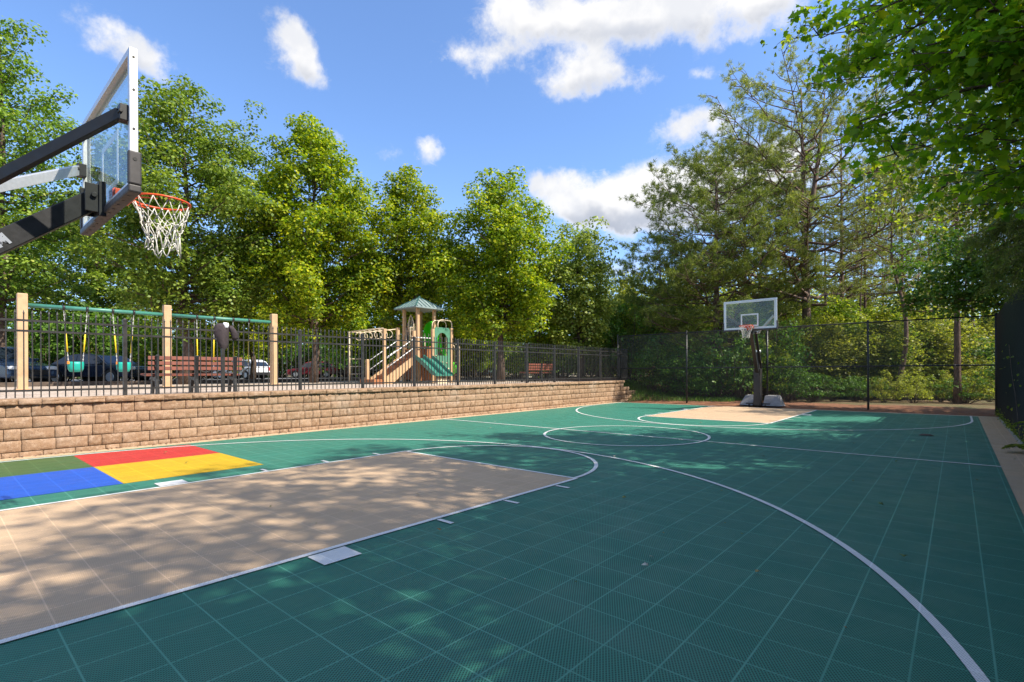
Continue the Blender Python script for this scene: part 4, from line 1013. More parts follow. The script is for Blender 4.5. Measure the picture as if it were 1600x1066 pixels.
def pine(loc, H, Rad, base, seed, label, nl=46, tufts=40, mat='needle', tr=0.22, lean=(0, 0), group='pines beyond the far fence', fork=None, up=0.35, nn=14, NL=0.17, bare=.35, prof='open', rz=0.0, name='pine_tree', w=0.019, bend=None, spread=.085):
    rg = np.random.default_rng(seed); t0 = empty(name, loc, rz, label, 'tree', group)
    def trunk_at(s_):
        x = lean[0] * s_ ** 1.3; y = lean[1] * s_ ** 1.3
        if bend: x += bend * math.sin(math.pi * min(1, s_ * 1.6)) 
        return np.array([x, y, H * .97 * s_])
    tp = [trunk_at(s_) for s_ in np.linspace(0, 1, 12)]
    limbs = [(tp, [tr * 1.2] + [tr * (1 - .88 * s_) for s_ in np.linspace(.05, 1, 11)])]
    stems = [trunk_at]
    if fork:
        zf, fx, fy = fork; s0 = zf / (H * .97)
        f2 = lambda s_: trunk_at(s_) + (np.array([fx, fy, 0]) * ((s_ - s0) / (1 - s0)) ** .7 if s_ > s0 else 0)
        limbs.append(([f2(s_) for s_ in np.linspace(s0, .97, 8)], [tr * .6 * (1 - .85 * q_) for q_ in np.linspace(0, 1, 8)])); stems.append(f2)
    Ps = []; Ds = []
    for i in range(nl):
        t = (i + rg.random()) / nl; z = base + (H - base) * t; s_ = min(.985, z / (H * .97)); st = stems[i % len(stems)] if t > .4 else stems[0]
        A = st(s_); an = i * 2.39996 + rg.normal() * .5
        pf = {'open': math.sin(math.pi * (.22 + .72 * t)) ** .7, 'cone': (1 - t) ** .8 + .12, 'dense': math.sin(math.pi * (.15 + .78 * t)) ** .5}[prof]
        L = Rad * pf * (.6 + .5 * rg.random()); di = np.array([math.cos(an), math.sin(an), 0]); el_ = up * (.4 + 1.1 * t) + rg.normal() * .12
        B = A + di * L * math.cos(el_) + np.array([0, 0, L * math.sin(el_)]); cv = curve(A, B, .07 * L, 6, rg, .035 * L)
        r0 = max(.014, tr * .34 * (1 - .7 * t)) * min(1, .5 + L / 5); limbs.append((cv, [r0 * (1 - .16 * j) for j in range(6)]))
        nb = max(3, int(L * 2.2))
        for j in range(nb):
            f = bare + (1 - bare) * (j + rg.random()) / nb; ii = min(4, int(f * 5)); p = cv[ii] * (1 - (f * 5 - ii)) + cv[ii + 1] * (f * 5 - ii)
            sd = np.array([-di[1], di[0], 0]) * rg.choice([-1, 1]); bl = (.5 + .22 * L) * (1.15 - f) + .35
            q_ = p + unit((di * .7 + sd * (.4 + .6 * rg.random()) + np.array([0, 0, .25 + .4 * rg.random()]))[None])[0] * bl
            limbs.append(([p, (p + q_) / 2 + rg.normal(size=3) * .04, q_], [r0 * .32, r0 * .24, .007]))
            k_ = max(3, int(tufts / 8 * bl * (1.4 if prof == 'dense' else 1)))
            ff = np.clip(1.02 - np.abs(rg.normal(size=k_)) * .28, .15, 1.02); pp = p[None] * (1 - ff[:, None]) + q_[None] * ff[:, None] + rg.normal(size=(k_, 3)) * np.array([spread, spread, spread * .7]) * (.5 + bl)
            Ps.append(pp); Ds.append(np.repeat(unit((q_ - p)[None]), k_, 0))
        Ps.append(cv[-1][None]); Ds.append(unit((cv[-1] - cv[-2])[None]))
    V, F = needles(np.concatenate(Ps), np.concatenate(Ds), rg, nn, NL, w); np_mesh('crown', V, F, M[mat], t0)
    wood(limbs, 6).build('trunk', M['bark_pine'], t0, True)
    return t0
def shrub(loc, H, Rad, seed, label, mat='leaf_under', group='shrubs under the trees', leaf=0.09, nc=60, per=34, name='shrub', cat='shrub', rz=0.0):
    rg = np.random.default_rng(seed); t0 = empty(name, loc, rz, label, cat, group); limbs = []; cs = []; rs = []
    for i in range(nc):
        a = rg.random() * 6.283; r_ = Rad * math.sqrt(rg.random()) * .95; hz = H * (.18 + .75 * rg.random()) * math.sqrt(max(.05, 1 - (r_ / Rad) ** 2 * .7))
        p = np.array([r_ * math.cos(a), r_ * math.sin(a), hz]); cs.append(p); rs.append((.16 + .16 * rg.random()) * (H / 2) ** .4)
        if i % 3 == 0: limbs.append((curve(np.array([p[0] * .12, p[1] * .12, 0]), p, 0, 4, rg, .05), [.022, .016, .010, .005]))
    P, N = clump_leaves(cs, rs, per, rg, .5, .8); V, F = leaf_quads(P, N, leaf, rg); np_mesh('foliage', V, F, M[mat], t0); wood(limbs, 5).build('stem', M['bark_maple'], t0, True)
    return t0
_fx, _fy = -math.sin(YAW), math.cos(YAW)
def at(u, t, z=None):
    """plan position a given number of metres ahead along a bearing (bearing given as tangent*793.66+820.3)"""
    a = (u - 820.3) / 793.66
    x = 5.7096 + t * (_fx + a * math.cos(YAW)); y = -1.4342 + t * (_fy + a * math.sin(YAW))
    return (x, y, float(terrain(x, y)) if z is None else z)

# --- row of broadleaf trees behind the playground
g1 = 'broadleaf trees behind the playground'
maple(at(2, 21.5), 15.6, 3.5, 3.6, 11, 'leftmost broadleaf tree, at the left edge above the dark blue car, behind the near hoop', 60, 60, .13, 'leaf_gum', g1, .20, dens=1.0)
maple(at(288, 22.5), 13.6, 4.2, 3.4, 12, 'broad loose crowned tree directly behind the near hoop net, spiky top against sky', 78, 62, .13, 'leaf_gum', g1, .22, dens=1.0)
maple(at(490, 25.0), 12.9, 3.5, 3.3, 13, 'tall dense yellow green maple, tallest of the pointed maples, left of the playhouse roof', 84, 66, .14, 'leaf_maple', g1, .20)
maple(at(636, 27.0), 11.4, 2.6, 3.3, 14, 'narrower maple rising directly behind the playhouse roof', 66, 66, .14, 'leaf_maple', g1, .17)
maple(at(783, 26.0), 10.6, 3.1, 3.0, 15, 'pointed maple right of the playhouse, above the smaller looking bench', 74, 66, .14, 'leaf_maple', g1, .18, shape='oval')
maple(at(905, 28.0), 8.6, 2.1, 1.8, 16, 'pale soft green tree at the right end of the broadleaf row', 56, 60, .14, 'leaf_willow', g1, .15, shape='round')
maple(at(845, 29.0), 6.4, 2.3, 1.2, 17, 'short bushy maple filling the gap between the pointed maple and the pale green tree', 44, 60, .13, 'leaf_maple', g1, .12)
maple(at(955, 31.0), 4.8, 1.9, .8, 18, 'small bushy tree just left of the chain link corner post', 36, 56, .12, 'leaf_under', g1, .09)
maple(at(-95, 25), 12.0, 3.6, 3.0, 19, 'broadleaf tree mostly cut off by the left edge of the view', 56, 56, .14, 'leaf_gum', g1, .18)
maple(at(150, 33), 12.5, 4.2, 2.6, 20, 'broadleaf tree farther back between the two loose crowned trees at left', 60, 56, .16, 'leaf_gum', g1, .2)
maple(at(395, 33), 10.5, 3.8, 2.6, 21, 'broadleaf tree farther back behind the white hatchback', 60, 56, .16, 'leaf_maple', g1, .18)
maple(at(712, 36), 9.4, 3.8, 2.2, 22, 'maple farther back filling the low gap right of the playhouse', 60, 56, .16, 'leaf_maple', g1, .16)
maple(at(565, 37), 9.4, 3.8, 2.2, 23, 'maple farther back filling the low gap left of the playhouse', 60, 56, .16, 'leaf_maple', g1, .16)
# understory behind the car park
us = shrub((0, 0, 0), 3.6, 2.6, 31, 'bright leafy thicket between the trunks behind the parked cars', 'leaf_under', 'leafy thicket behind the car park', .15, 120, 30)
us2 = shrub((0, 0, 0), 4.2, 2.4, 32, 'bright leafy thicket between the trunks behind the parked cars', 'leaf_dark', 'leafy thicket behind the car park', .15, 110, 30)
rr_ = random.Random(12); first = [True, True]
for i in range(34):
    u = -140 + i * 34 + rr_.uniform(-10, 10); t = rr_.uniform(29, 33) if u < 300 else rr_.uniform(48, 55) if u < 720 else rr_.uniform(36, 44)
    j = 1 if rr_.random() < .4 else 0; src = (us, us2)[j]
    o = src if first[j] else copy_tree(src); first[j] = False
    o.location = at(u, t); s_ = rr_.uniform(.95, 1.35) * (t / 34) ** .6; o.scale = (s_, s_, s_ * rr_.uniform(.85, 1.3)); o.rotation_euler = (0, 0, rr_.uniform(0, 6.28))

# --- pines beyond the far fence
pine(at(1262, 29), 18.5, 7.6, 5.0, 41, 'big open crowned pine with a thick forked trunk behind the far hoop', 74, 62, 'needle', .30, (-.4, .6), fork=(9.5, 1.2, .4), up=.42, nn=15, NL=.17, bare=.42)
pine(at(1120, 27), 12.6, 4.8, 1.4, 42, 'dense dark pine left of the far hoop, sloping down toward the sky gap', 84, 62, 'needle_dark', .22, prof='dense', up=.22, nn=16, NL=.17, bare=.22, spread=.10)
pine(at(1032, 31), 8.4, 3.7, .8, 43, 'lower dense pine at the left end of the pines beside the sky gap', 64, 60, 'needle_dark', .16, prof='dense', up=.2, nn=16, NL=.17, bare=.2, spread=.10)
pine(at(1165, 34), 16.0, 5.6, 3.0, 44, 'tall pine standing between the dense dark pine and the big forked pine', 70, 56, 'needle', .2, prof='dense', up=.35, nn=15, NL=.17, bare=.3)
pine(at(1316, 33), 18.5, 4.6, 6.5, 45, 'slim straight pine just right of the big forked pine', 48, 44, 'needle', .19, up=.45, NL=.17)
pine(at(1352, 37), 17.0, 4.2, 6.0, 46, 'thin pine, second slim trunk right of the big forked pine', 44, 44, 'needle', .14, up=.4, NL=.17)
pine(at(1394, 24), 10.5, 3.8, 4.2, 47, 'crooked tree whose low trunk curves to the right above the fence rail', 34, 44, 'needle', .13, up=.5, bend=.55, NL=.17)
pine(at(1410, 35), 16.5, 4.2, 6.0, 48, 'slender pine right of the crooked tree', 42, 44, 'needle', .16, up=.4, NL=.17)
pine(at(1452, 39), 17.0, 4.6, 6.0, 49, 'pine trunk left of the darkest trunk near the right corner of the far fence', 44, 44, 'needle', .17, up=.35, NL=.17)
pine(at(1496, 21.3), 13.0, 2.6, 6.5, 50, 'darkest and thickest trunk near the right corner of the far fence', 40, 40, 'needle', .15, up=.35, NL=.17)
pine(at(1520, 34), 15.0, 3.6, 6.0, 51, 'slim trunk just right of the darkest trunk behind the far fence', 40, 40, 'needle', .15, up=.35, NL=.17)
pine(at(1537, 31), 14.0, 3.6, 6.0, 52, 'thin trunk closest to the right corner post of the far fence', 36, 40, 'needle', .10, up=.35, NL=.17)
pine(at(1290, 42), 15.0, 5.0, 2.5, 53, 'pine deep in the woods between the forked pine and the slim pines', 56, 44, 'needle', .2, up=.3, NL=.17)
pine(at(1380, 46), 13.0, 5.0, 2.0, 54, 'pine deep in the woods behind the crooked tree', 56, 44, 'needle', .2, up=.3, NL=.17)
# --- undergrowth along the far fence
ub = [shrub((0, 0, 0), 2.5, 1.6, 61, 'leafy bush in the undergrowth just beyond the far chain link fence', 'leaf_under', 'undergrowth beyond the far fence', .10, 62, 30),
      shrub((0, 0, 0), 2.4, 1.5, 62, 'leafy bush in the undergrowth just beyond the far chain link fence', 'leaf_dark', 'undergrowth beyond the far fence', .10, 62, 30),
      shrub((0, 0, 0), 3.2, 2.1, 63, 'leafy bush in the undergrowth just beyond the far chain link fence', 'needle_wood', 'undergrowth beyond the far fence', .12, 90, 30)]
used = [False] * 3
for i in range(46):
    u = 985 + (i % 23) * 26.5 + rr_.uniform(-10, 10); row = i // 23
    t = (rr_.uniform(23.5, 25.5) - (u - 1000) / 600 * 2.6) if row == 0 else rr_.uniform(27, 33)
    j = rr_.choice([0, 1, 1, 1]) if u < 1210 else rr_.choice([0, 1, 1, 2]) if u < 1380 else rr_.choice([0, 2, 2, 0, 1])
    o = ub[j] if not used[j] else copy_tree(ub[j]); used[j] = True
    s_ = rr_.uniform(.75, 1.15) * (1.0 if row == 0 else 1.25) * (.8 if u > 1240 else 1); x, y, z = at(u, t)
    if u > 1225 and i % 3 == 0: s_ *= .6
    if u > 1225 and row == 1: s_ *= .8
    if row == 0 and u > 1330 and i % 2: s_ *= .55
    if row == 0 and y < 22.3 + s_ * 1.1: y = 22.3 + s_ * 1.1
    o.location = (x, y, float(terrain(x, y))); o.scale = (s_, s_, s_ * rr_.uniform(.7, 1.6)); o.rotation_euler = (0, 0, rr_.uniform(0, 6.28))
for i, (u, t, s_) in enumerate(((1340, 30, .8), (1428, 31, .7), (1473, 33, .85), (1508, 29.5, .7), (1549, 28, .6), (1230, 33, .8), (1375, 40, .9))):
    x, y, z = at(u, t)
    pine((x, y, z), 12.5, 2.4, 6.8, 160 + i, ('slim bare stemmed pine just left of the tall fence post', 'slim bare stemmed pine between the crooked tree and the darkest trunk', 'slim bare stemmed pine closest on the left of the darkest trunk', 'thin leaning stem closest on the right of the darkest trunk', 'thinnest stem beside the right corner post of the far fence', 'slim bare stemmed pine just left of the big forked pine', 'slim bare stemmed pine far back behind the crooked tree')[i], 20, 34, 'needle', .10 * s_, (rr_.uniform(-.6, .6), 0), up=.4, bare=.4)
# slim saplings and low branched young trees filling the wood behind the fence
sp0 = maple((0, 0, 0), 6.0, 1.9, .9, 65, 'young yellow green tree in the woods beyond the far fence', 40, 44, .13, 'needle_wood', 'young trees in the woods', .05)
sp1 = maple((0, 0, 0), 6.0, 1.9, .9, 66, 'young dark green tree in the woods beyond the far fence', 40, 44, .13, 'leaf_under', 'young trees in the woods', .05)
for i in range(20):
    u = 985 + i * 31 + rr_.uniform(-9, 9); t = rr_.uniform(31, 46); o = (sp0, sp1)[i % 2]
    if i > 1: o = copy_tree(o)
    x, y, z = at(u, t); s_ = rr_.uniform(.8, 1.15) * (t / 36); o.location = (x, y, z); o.scale = (s_ * 1.15, s_ * 1.15, s_ * (.9 if u > 1400 else 1.15)); o.rotation_euler = (0, 0, rr_.uniform(0, 6.28)); o['bearing'] = u; o['ahead'] = t
for i in range(14):
    u = 1300 + i * 20 + rr_.uniform(-8, 8); t = rr_.uniform(24.5, 29); o = copy_tree((sp0, sp1)[i % 2]); x, y, z = at(u, t); s_ = rr_.uniform(.62, .88)
    o.location = (x, y, z); o.scale = (s_ * 1.2, s_ * 1.2, s_); o.rotation_euler = (0, 0, rr_.uniform(0, 6.28)); o['label'] = 'low leafy'
# far woods mass
def woods(name, pts, H, seed, mat, leaf=.4, n=26000):
    rg = np.random.default_rng(seed); Ps = []
    P0 = np.array(pts); seg = rg.integers(0, len(P0) - 1, n); f = rg.random(n)[:, None]; base = P0[seg] * (1 - f) + P0[seg + 1] * f
    s_ = seg + f[:, 0]; hh = H * (.62 + .22 * np.sin(s_ * 5.1) + .16 * np.sin(s_ * 13.3 + 1)); z = hh * rg.random(n) ** .8
    P = np.stack([base[:, 0] + rg.normal(size=n) * 2.5, base[:, 1] + rg.normal(size=n) * 2.5, terrain(base[:, 0], base[:, 1]) + z], -1)
    N = unit(rg.normal(size=(n, 3)) * .6 + np.array([.3, -.3, .6])); V, F = leaf_quads(P, N, leaf, rg)
    return tag(np_mesh(name, V, F, M[mat]), 'far off woodland reading as one mass behind the nearer trees', 'woodland', kind='stuff')
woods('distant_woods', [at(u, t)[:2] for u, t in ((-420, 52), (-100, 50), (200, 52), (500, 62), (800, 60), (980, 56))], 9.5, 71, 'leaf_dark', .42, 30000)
o = woods('distant_woodland', [at(u, t)[:2] for u, t in ((930, 60), (1080, 54), (1200, 52), (1320, 54), (1450, 54), (1600, 52), (1800, 50))], 13.0, 72, 'needle_wood', .38, 60000)
o['label'] = 'sunlit far off woodland low behind the pine trunks beyond the far fence'
# wooded hills on the horizon
m, T, b = material('wooded_hill'); pos = T.new('ShaderNodeNewGeometry').outputs['Position']
T.put(b.inputs['Base Color'], T.mix(T.noise(pos, .08, 5), (.035, .07, .05), (.07, .11, .07))); b.inputs['Roughness'].default_value = 1
hx = np.linspace(-1.6, 1.6, 70); hv = []
for a_ in hx:
    for r_, h_ in ((420, -12), (500, 14 + 6 * math.sin(a_ * 7) + 4 * math.sin(a_ * 17)), (640, 26 + 8 * math.sin(a_ * 5 + 1) + 4 * math.sin(a_ * 23)), (800, -10)):
        hv.append((r_ * math.sin(a_ - .3), r_ * math.cos(a_ - .3), h_))
hi = np.arange(len(hx) * 4).reshape(-1, 4)
tag(np_mesh('hills', np.array(hv), np.stack([hi[:-1, :-1], hi[:-1, 1:], hi[1:, 1:], hi[1:, :-1]], -1).reshape(-1, 4), m, smooth=True), kind='structure')

# --- trees on the right, outside the screened fence: their limbs reach over the court
def limb_tree(name, loc, H, tr, targets, seed, label, mat, leaf, per, lobed=False, cat='tree', group=None, rad=.5, bm='bark_maple', z0f=.72, droop=.3):
    rg = np.random.default_rng(seed); t0 = empty(name, loc, 0, label, cat, group); o_ = np.array(loc); limbs = []; cs = []; rs = []
    tp = [np.array([rg.normal() * .08 * (s_ > 0), rg.normal() * .08 * (s_ > 0), H * s_]) for s_ in np.linspace(0, 1, 8)]
    limbs.append((tp, [tr * (1.2 - s_ * .95) for s_ in np.linspace(0, 1, 8)]))
    for tx in targets:
        T_ = np.array(tx[:3]) - o_; rr2 = tx[3] if len(tx) > 3 else rad
        A = np.array([0, 0, min(H * .95, max(1.5, T_[2] * z0f))]); cv = curve(A, T_, -.06 * np.linalg.norm(T_ - A), 7, rg, .07); limbs.append((cv, [.05, .042, .034, .026, .018, .011, .006]))
        for j in range(7):
            f = .55 + .45 * j / 6; ii = min(5, int(f * 6)); p = cv[ii] * (1 - (f * 6 - ii)) + cv[ii + 1] * (f * 6 - ii)
            for _ in range(3):
                q_ = p + unit(rg.normal(size=(1, 3)))[0] * np.array([1, 1, .6]) * rr2 * (.5 + .6 * rg.random()); limbs.append(([p, (p + q_) / 2 + rg.normal(size=3) * .03, q_], [.008, .006, .0035])); cs.append(q_); rs.append(rr2 * (.35 + .3 * rg.random()))
    P, N = clump_leaves(cs, rs, per, rg, .6, .75)
    V, F = (leaf_lobed(P, N, leaf, rg, droop) if lobed else leaf_quads(P, N, leaf, rg, droop=droop)); np_mesh('crown', V, F, M[mat], t0)
    wood(limbs, 5).build('trunk', M[bm], t0, True); return t0
def AT(u, v, t):
    x, y, _ = at(u, t, 0); return (x, y, 1.4224 - (v - 581.63 + .0045 * (u - 820)) / 793.66 * t)
near_t = [(1285, 60, 6.2, .40), (1300, 110, 6.0, .35), (1345, 190, 5.8, .40), (1370, 90, 5.6, .5), (1400, 240, 5.8, .42), (1420, 150, 5.4, .5), (1440, 20, 5.6, .5), (1360, 10, 6.2, .45),
          (1480, 90, 5.0, .5), (1500, 200, 5.2, .5), (1540, 30, 4.8, .5), (1560, 130, 4.7, .5), (1590, 220, 4.9, .45), (1480, 290, 5.8, .42), (1550, 290, 5.6, .45), (1610, 60, 4.4, .45), (1520, -40, 5.0, .5), (1420, -60, 5.6, .5), (1600, -60, 4.6, .5), (1640, 150, 4.6, .5), (1660, 320, 5.4, .5)]
limb_tree('maple_tree', (9.3, 4.2, -.05), 8.5, .17, [AT(*p[:3]) + (p[3],) for p in near_t], 81, 'near maple whose large lobed leaves hang into the top right corner', 'leaf_near', .092, 24, True)
mid_t = [(1245, 60, 9.5, .55), (1270, 130, 9.5, .55), (1330, 40, 9, .6), (1320, 230, 10, .6), (1370, 300, 11, .7), (1420, 350, 11, .7), (1460, 260, 10, .8), (1500, 330, 10, .8), (1560, 350, 10, .8), (1450, 180, 9, .7), (1540, 230, 9, .8), (1590, 300, 9, .8), (1520, 120, 9, .8), (1400, 120, 9, .7), (1590, 400, 10, .6), (1500, 20, 8.5, .7), (1600, 150, 8.5, .7)]
limb_tree('locust_tree', (9.6, 9.6, -.05), 10.5, .18, [AT(*p[:3]) + (p[3],) for p in mid_t], 82, 'small leaved tree behind the lobed maple leaves, sprays drooping on sky', 'leaf_under', .085, 30, False, droop=.8)
low_t = [(1400, 470, 18.5, .8), (1450, 440, 18, .9), (1480, 475, 17.5, .8), (1520, 450, 17, .9), (1550, 480, 17, .6), (1500, 400, 17, 1.0), (1440, 390, 18.5, .8), (1560, 420, 16, .9), (1545, 590, 18.8, .5), (1535, 545, 18.6, .5), (1400, 420, 20, .7)]
limb_tree('broadleaf_tree', (8.4, 20.6, -.05), 6.5, .12, [AT(*p[:3]) + (p[3],) for p in low_t], 83, 'dark green tree leaning over the right corner of the far fence', 'leaf_dark', .12, 40, False)
# conifer spray above the screened fence
rg = np.random.default_rng(91)
ct = empty('conifer_tree', (8.9, 8.3, -.05), 0, 'feathery conifer with boughs drooping over the top of the screened fence', 'tree')
lm = [([np.array([0, 0, z_]) for z_ in (0, 2, 4, 6, 7.5)], [.14, .12, .09, .05, .02])]; Ps = []; Ds = []
for (u, v, t_) in ((1500, 380, 9.5), (1520, 410, 9.3), (1545, 425, 9), (1570, 400, 8.5), (1560, 360, 9), (1590, 380, 8.5), (1600, 430, 9), (1615, 400, 8), (1640, 350, 8.5), (1575, 440, 9.6), (1530, 370, 9)):
    T_ = np.array(AT(u, v, t_)) - np.array([8.9, 8.3, -.05]); A = np.array([0, 0, T_[2] + .9]); cv = curve(A, T_, -.15, 7, rg, .05); lm.append((cv, [.03, .026, .022, .018, .013, .009, .005]))
    for j in range(46):
        f = .35 + .65 * rg.random(); ii = min(5, int(f * 6)); p = cv[ii] * (1 - (f * 6 - ii)) + cv[ii + 1] * (f * 6 - ii); q_ = p + np.array([rg.normal() * .28, rg.normal() * .28, -.12 - .35 * rg.random()])
        lm.append(([p, (p + q_) / 2 + np.array([0, 0, .04]), q_], [.006, .005, .003])); k_ = 12; ff = np.linspace(.1, 1, k_)[:, None]; Ps.append(p[None] * (1 - ff) + q_[None] * ff); Ds.append(np.repeat(unit((q_ - p)[None]), k_, 0))
V, F = needles(np.concatenate(Ps), np.concatenate(Ds), rg, 12, .075, .006); np_mesh('crown', V, F, M['needle_dark'], ct); wood(lm, 5).build('trunk', M['bark_pine'], ct, True)
# shade trees standing outside the right fence
SH = [(11.2, 9.0, 16.5, 3.4), (11.4, 12.2, 15.6, 3.0), (11.0, 5.2, 14.9, 3.4), (11.2, 1.2, 13.2, 3.3), (11.4, 16.4, 10.4, 3.2), (11.6, 22.0, 13.6, 3.3)]
SH2 = [(15.6, 8.0, 16.0, 4.0), (15.6, 3.4, 15.8, 4.0), (15.8, 13.0, 14.2, 3.8), (15.6, 17.8, 13.2, 3.8), (15.8, 22.6, 13.0, 3.6), (16.2, -1.2, 14.4, 4.0)]
sh2 = maple((0, 0, 0), 12.0, 3.5, 1.6, 102, 'dense maple in the second row outside the screened fence', 56, 50, .19, 'leaf_maple', 'shade trees outside the screened fence', .18)
for i, (x, y, h, r_) in enumerate(SH2):
    o = sh2 if i == 0 else copy_tree(sh2); o.location = (x, y, -.05); o.scale = (r_ / 3.5, r_ / 3.5, h / 12.0); o.rotation_euler = (0, 0, i * 2.3)
sh0 = None
for i, (x, y, h, r_) in enumerate(SH):
    if sh0 is None: sh0 = maple((x, y, -.05), 12.0, 3.5, 2.6, 101, 'tall maple standing outside the screened fence on the right', 46, 26, .15, 'leaf_maple', 'shade trees outside the screened fence', .18); o = sh0
    else: o = copy_tree(sh0)
    o.location = (x, y, -.05); o.scale = (r_ / 3.5, r_ / 3.5, h / 12.0); o.rotation_euler = (0, 0, i * 1.9)

# --- weeds at the foot of the screened fence
def fern(loc, seed, label, n=9, L=.42):
    rg = np.random.default_rng(seed); t0 = empty('fern', loc, 0, label, 'plant'); Ps = []; Ns = []; lm = []
    for i in range(n):
        an = rg.random() * 6.28; di = np.array([math.cos(an), math.sin(an), 0]); pts = [di * L * f * (1 - .1 * f) + np.array([0, 0, L * (1.1 * f - 1.0 * f * f)]) for f in np.linspace(0, 1, 6)]; lm.append((pts, [.004] * 5 + [.002]))
        for f in np.linspace(.2, 1, 16):
            p = di * L * f * (1 - .1 * f) + np.array([0, 0, L * (1.1 * f - f * f)])
            for s_ in (-1, 1): Ps.append(p + np.array([-di[1], di[0], 0]) * s_ * .055 * (1.2 - f)); Ns.append(np.array([0, 0, 1]) + rg.normal(size=3) * .3)
    V, F = leaf_quads(np.array(Ps), unit(np.array(Ns)), .075, rg, .3, .1); np_mesh('frond', V, F, M['leaf_under'], t0); wood(lm, 4).build('stem', M['leaf_dark'], t0); return t0
fern((6.62, 10.6, 0.03), 1, 'low tuft of fern like weeds at the base of the screened fence', 12, .34)
fern((6.60, 8.9, 0.55), 2, 'leafy weed poking out of the screened fence above the low tuft', 8, .34)
k = MB()
rg = np.random.default_rng(5)
vt = empty('vine', (6.66, 13.6, 1.2), 0, 'thin vine with a few pale leaves climbing the screened fence', 'plant')
P = np.array([(-.05 + rg.normal() * .02, rg.normal() * 1.6, rg.random() * 2.0 - 1.1) for _ in range(26)]); V, F = leaf_quads(P, unit(np.array([-1, -.3, .4]) + rg.normal(size=(26, 3)) * .5), .07, rg); np_mesh('leaves', V, F, M['leaf_under'], vt)
P = np.array([(-.12, 5.2 - .3, 2.02)]); 
k = MB(); k.tube([(-.04, -1.6, -1.1), (-.04, -.6, -.3), (-.04, .2, .1), (-.04, 1.0, .8)], .005, 5); k.build('stem', M['bark_maple'], vt)

# --- grass slope left of the pine straw bed
rg = np.random.default_rng(77); n = 9000
gx_ = rg.uniform(-9.5, -2.0, n); gy_ = 20.7 + rg.random(n) * 4.5 + np.maximum(0, (gx_ + 5) * .35); gz_ = terrain(gx_, gy_)
P = np.stack([gx_, gy_, gz_ + .06], -1); a = unit(rg.normal(size=(n, 3)) * .35 + np.array([0, 0, 1])); s_ = unit(np.cross(a, rg.normal(size=(n, 3)))) * .012; h_ = (.08 + .10 * rg.random(n))[:, None]
V = np.stack([P - s_ - a * .07, P + s_ - a * .07, P + a * h_ + s_ * .2, P + a * h_ - s_ * .2], 1).reshape(-1, 3)
tag(np_mesh('grass', V, np.arange(4 * n).reshape(n, 4), M['leaf_dark']), 'green grass growing on the slope beyond the far fence, beside the pine straw', 'grass', kind='stuff')
# --- fallen leaves
m, T, b = material('dry_leaf'); T.put(b.inputs['Base Color'], T.ramp(T.new('ShaderNodeObjectInfo').outputs['Random'], [(0, (.10, .16, .04)), (.4, (.30, .24, .08)), (.75, (.36, .14, .05)), (1, (.55, .52, .42))])); b.inputs['Roughness'].default_value = .8
rr_ = random.Random(3); fl0 = None
spots = [(2.9, 3.55), (3.95, 2.1), (4.3, 3.1), (3.6, 4.6), (4.0, 1.9), (4.65, 2.3), (5.4, 3.3), (2.6, 6.4), (1.4, 5.9), (3.1, 9.2), (4.2, 10.1), (5.0, 8.2), (2.2, 1.5), (-3.2, 7.7), (-4.3, 9.0), (-2.4, 10.1), (-5.1, 11.4), (-3.0, 12.8), (-1.2, 11.0), (.4, 12.2), (-4.8, 6.1), (5.6, 12.4), (4.7, 6.2), (-3.5, 1.2), (-5.0, 1.3), (1.0, 2.2), (.2, .9), (5.9, 7.2), (3.3, 7.4), (6.4, 9.6), (6.45, 8.1), (5.1, 5.0)]
for _ in range(40): spots.append((rr_.uniform(-1, 6.1), rr_.uniform(.5, 14)))
for i, (x, y) in enumerate(spots):
    if fl0 is None:
        V, F = leaf_lobed(np.array([(0., 0., 0.)]), np.array([(0., 0., 1.)]), .07, np.random.default_rng(2), 0)
        fl0 = tag(np_mesh('fallen_leaf', V, F, m), 'small fallen leaf lying on the court', 'leaf', 'fallen leaves scattered on the court'); o = fl0
        sd = o.modifiers.new('t', 'SOLIDIFY'); sd.thickness = .0015
    else: o = fl0.copy(); C.objects.link(o)
    s_ = rr_.uniform(.5, 1.1) if i < 32 else rr_.uniform(.18, .45); o.scale = (s_, s_, s_); o.location = (x, y, .012 + .022 * s_); o.rotation_euler = (rr_.uniform(-.35, .35), rr_.uniform(-.35, .35), rr_.uniform(0, 6.28))
k = MB(); rg2 = random.Random(8)
k.tube([(0.13 * math.cos(a_ * .5), .07 * math.sin(a_ * .5), 0) for a_ in range(12)], .012, 5)
V = [(.15 * math.cos(6.283 * i / 14) * rg2.uniform(.8, 1.1), .10 * math.sin(6.283 * i / 14) * rg2.uniform(.8, 1.1), 0.018) for i in range(14)]
k.add(V + [(v_[0] * .6, v_[1] * .6, .04) for v_ in V], [tuple(range(14, 28))] + [(i, (i + 1) % 14, (i + 1) % 14 + 14, i + 14) for i in range(14)])
o = k.build('debris', M['timber'], None, True, label='small dark patch of debris on the far right of the court', cat='debris'); o.location = (5.2, 12.6, 0)

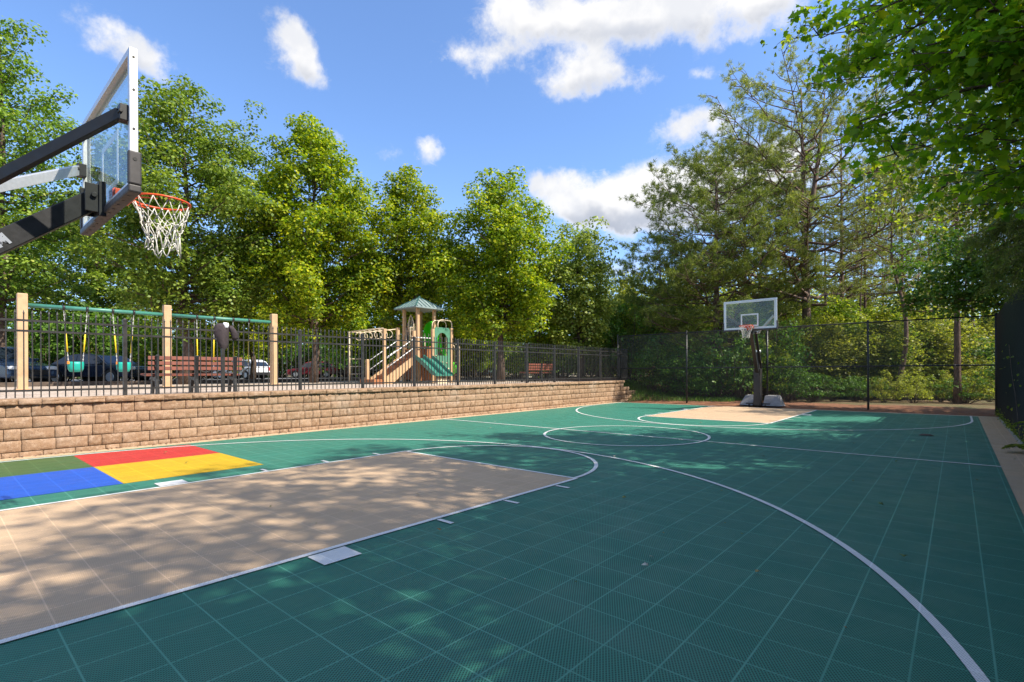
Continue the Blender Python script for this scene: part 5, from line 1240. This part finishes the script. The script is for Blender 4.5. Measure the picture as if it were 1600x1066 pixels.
# ---------------------------------------------------------------- labels for look-alike plants: say where each one stands
for o in [o for o in C.objects if o.get('group') in ('undergrowth beyond the far fence', 'young trees in the woods', 'leafy thicket behind the car park')]:
    x, y, z = o.location; dx_, dy_ = x - 5.7096, y + 1.4342; t = dx_ * _fx + dy_ * _fy; u = 820.3 + 793.66 * (dx_ * math.cos(YAW) + dy_ * math.sin(YAW)) / t
    mt = next((c.data.materials[0].name for c in o.children if c.data.materials and 'lea' in c.name + c.data.materials[0].name or 'foliage' in c.data.materials[0].name), '')
    col = 'bright green' if 'undergrowth' in mt else 'dark green' if 'shade' in mt else 'yellow green'
    if o['group'] == 'leafy thicket behind the car park':
        lm = [(-900, 'left of the leftmost swing post'), (50, 'above the large dark blue car'), (100, 'above the dark blue sedan'), (165, 'right of the dark blue sedan'), (215, 'just left of the middle swing post'), (268, 'just right of the middle swing post'), (320, 'behind the dark jacket'), (370, 'above the white hatchback'), (435, 'between the right swing post and the maroon car'), (480, 'above the maroon car'), (530, 'behind the ring ladder'), (575, 'behind the playhouse steps'), (640, 'behind the playhouse tower'), (712, 'just right of the climbing panel'), (750, 'above the blue grey car'), (800, 'left of the smaller looking bench'), (835, 'behind the smaller looking bench'), (870, 'right of the smaller looking bench'), (920, 'left of the chain link corner post'), (975, 'right of the chain link corner post')]; kind_ = 'thicket'
    else:
        lm = [(-900, 'by the left corner post of the far fence'), (1000, 'above the end of the wall'), (1040, 'left of the second far fence post'), (1075, 'right of the second far fence post'), (1110, 'left of the far hoop'), (1145, 'under the left edge of the far backboard'), (1178, 'behind the far hoop post'), (1205, 'right of the far hoop post'), (1240, 'at the foot of the forked pine'), (1280, 'right of the forked pine'), (1315, 'left of the tall fence post right of the far hoop'), (1358, 'right of the tall fence post'), (1395, 'by the crooked trunk'), (1430, 'right of the crooked trunk'), (1465, 'left of the darkest trunk'), (1500, 'right of the darkest trunk'), (1540, 'by the right corner of the far fence')]; kind_ = 'young tree' if o['group'].startswith('young') else 'bush'
    place = [p for b_, p in lm if b_ <= u + 8][-1]
    if o.get('label') == 'low leafy': kind_ = 'sapling'
    row = 'near' if t < (26 if kind_ == 'bush' else 38) else 'farther back'
    o['label'] = (('' if row == 'near' else 'farther back ') + col + ' ' + kind_ + ' ' + place)
    for kk in ('bearing', 'ahead'):
        if kk in o: del o[kk]

seen = {}
for o in sorted([o for o in C.objects if o.get('group') in ('undergrowth beyond the far fence', 'young trees in the woods', 'leafy thicket behind the car park')], key=lambda o: -o.scale.z):
    l_ = o['label']; n_ = seen.get(l_, 0); seen[l_] = n_ + 1
    if n_ == 1: o['label'] = 'smaller ' + l_
    elif n_ > 1: o['label'] = 'smallest ' + l_

# --- litter blown against the wall foot and weeds along the right fence kerb
rg = np.random.default_rng(55); n = 420
P = np.stack([-6.56 + np.abs(rg.normal(size=n)) * .10, rg.uniform(-2, 19.5, n), np.full(n, .012)], -1); N = unit(np.array([0, 0, 1]) + rg.normal(size=(n, 3)) * .35)
V, F = leaf_quads(P, N, .045, rg); V[:, 2] = np.maximum(V[:, 2], .004)
tag(np_mesh('leaf_litter', V, F, M['bark_pine']), 'dry brown leaf litter gathered along the foot of the block wall', 'leaf litter', kind='stuff')
n = 2600; yy = rg.uniform(-1, 20.2, n); P = np.stack([6.68 + rg.normal(size=n) * .04, yy, .06 + rg.random(n) ** 2 * .28 * (.4 + .6 * np.sin(yy * 2.3) ** 2)], -1)
V, F = leaf_quads(P, unit(np.array([-.6, -.2, .6]) + rg.normal(size=(n, 3)) * .5), .045, rg, .5)
tag(np_mesh('weeds', V, F, M['leaf_under']), 'low weeds growing along the foot of the screened fence', 'weeds', kind='stuff')
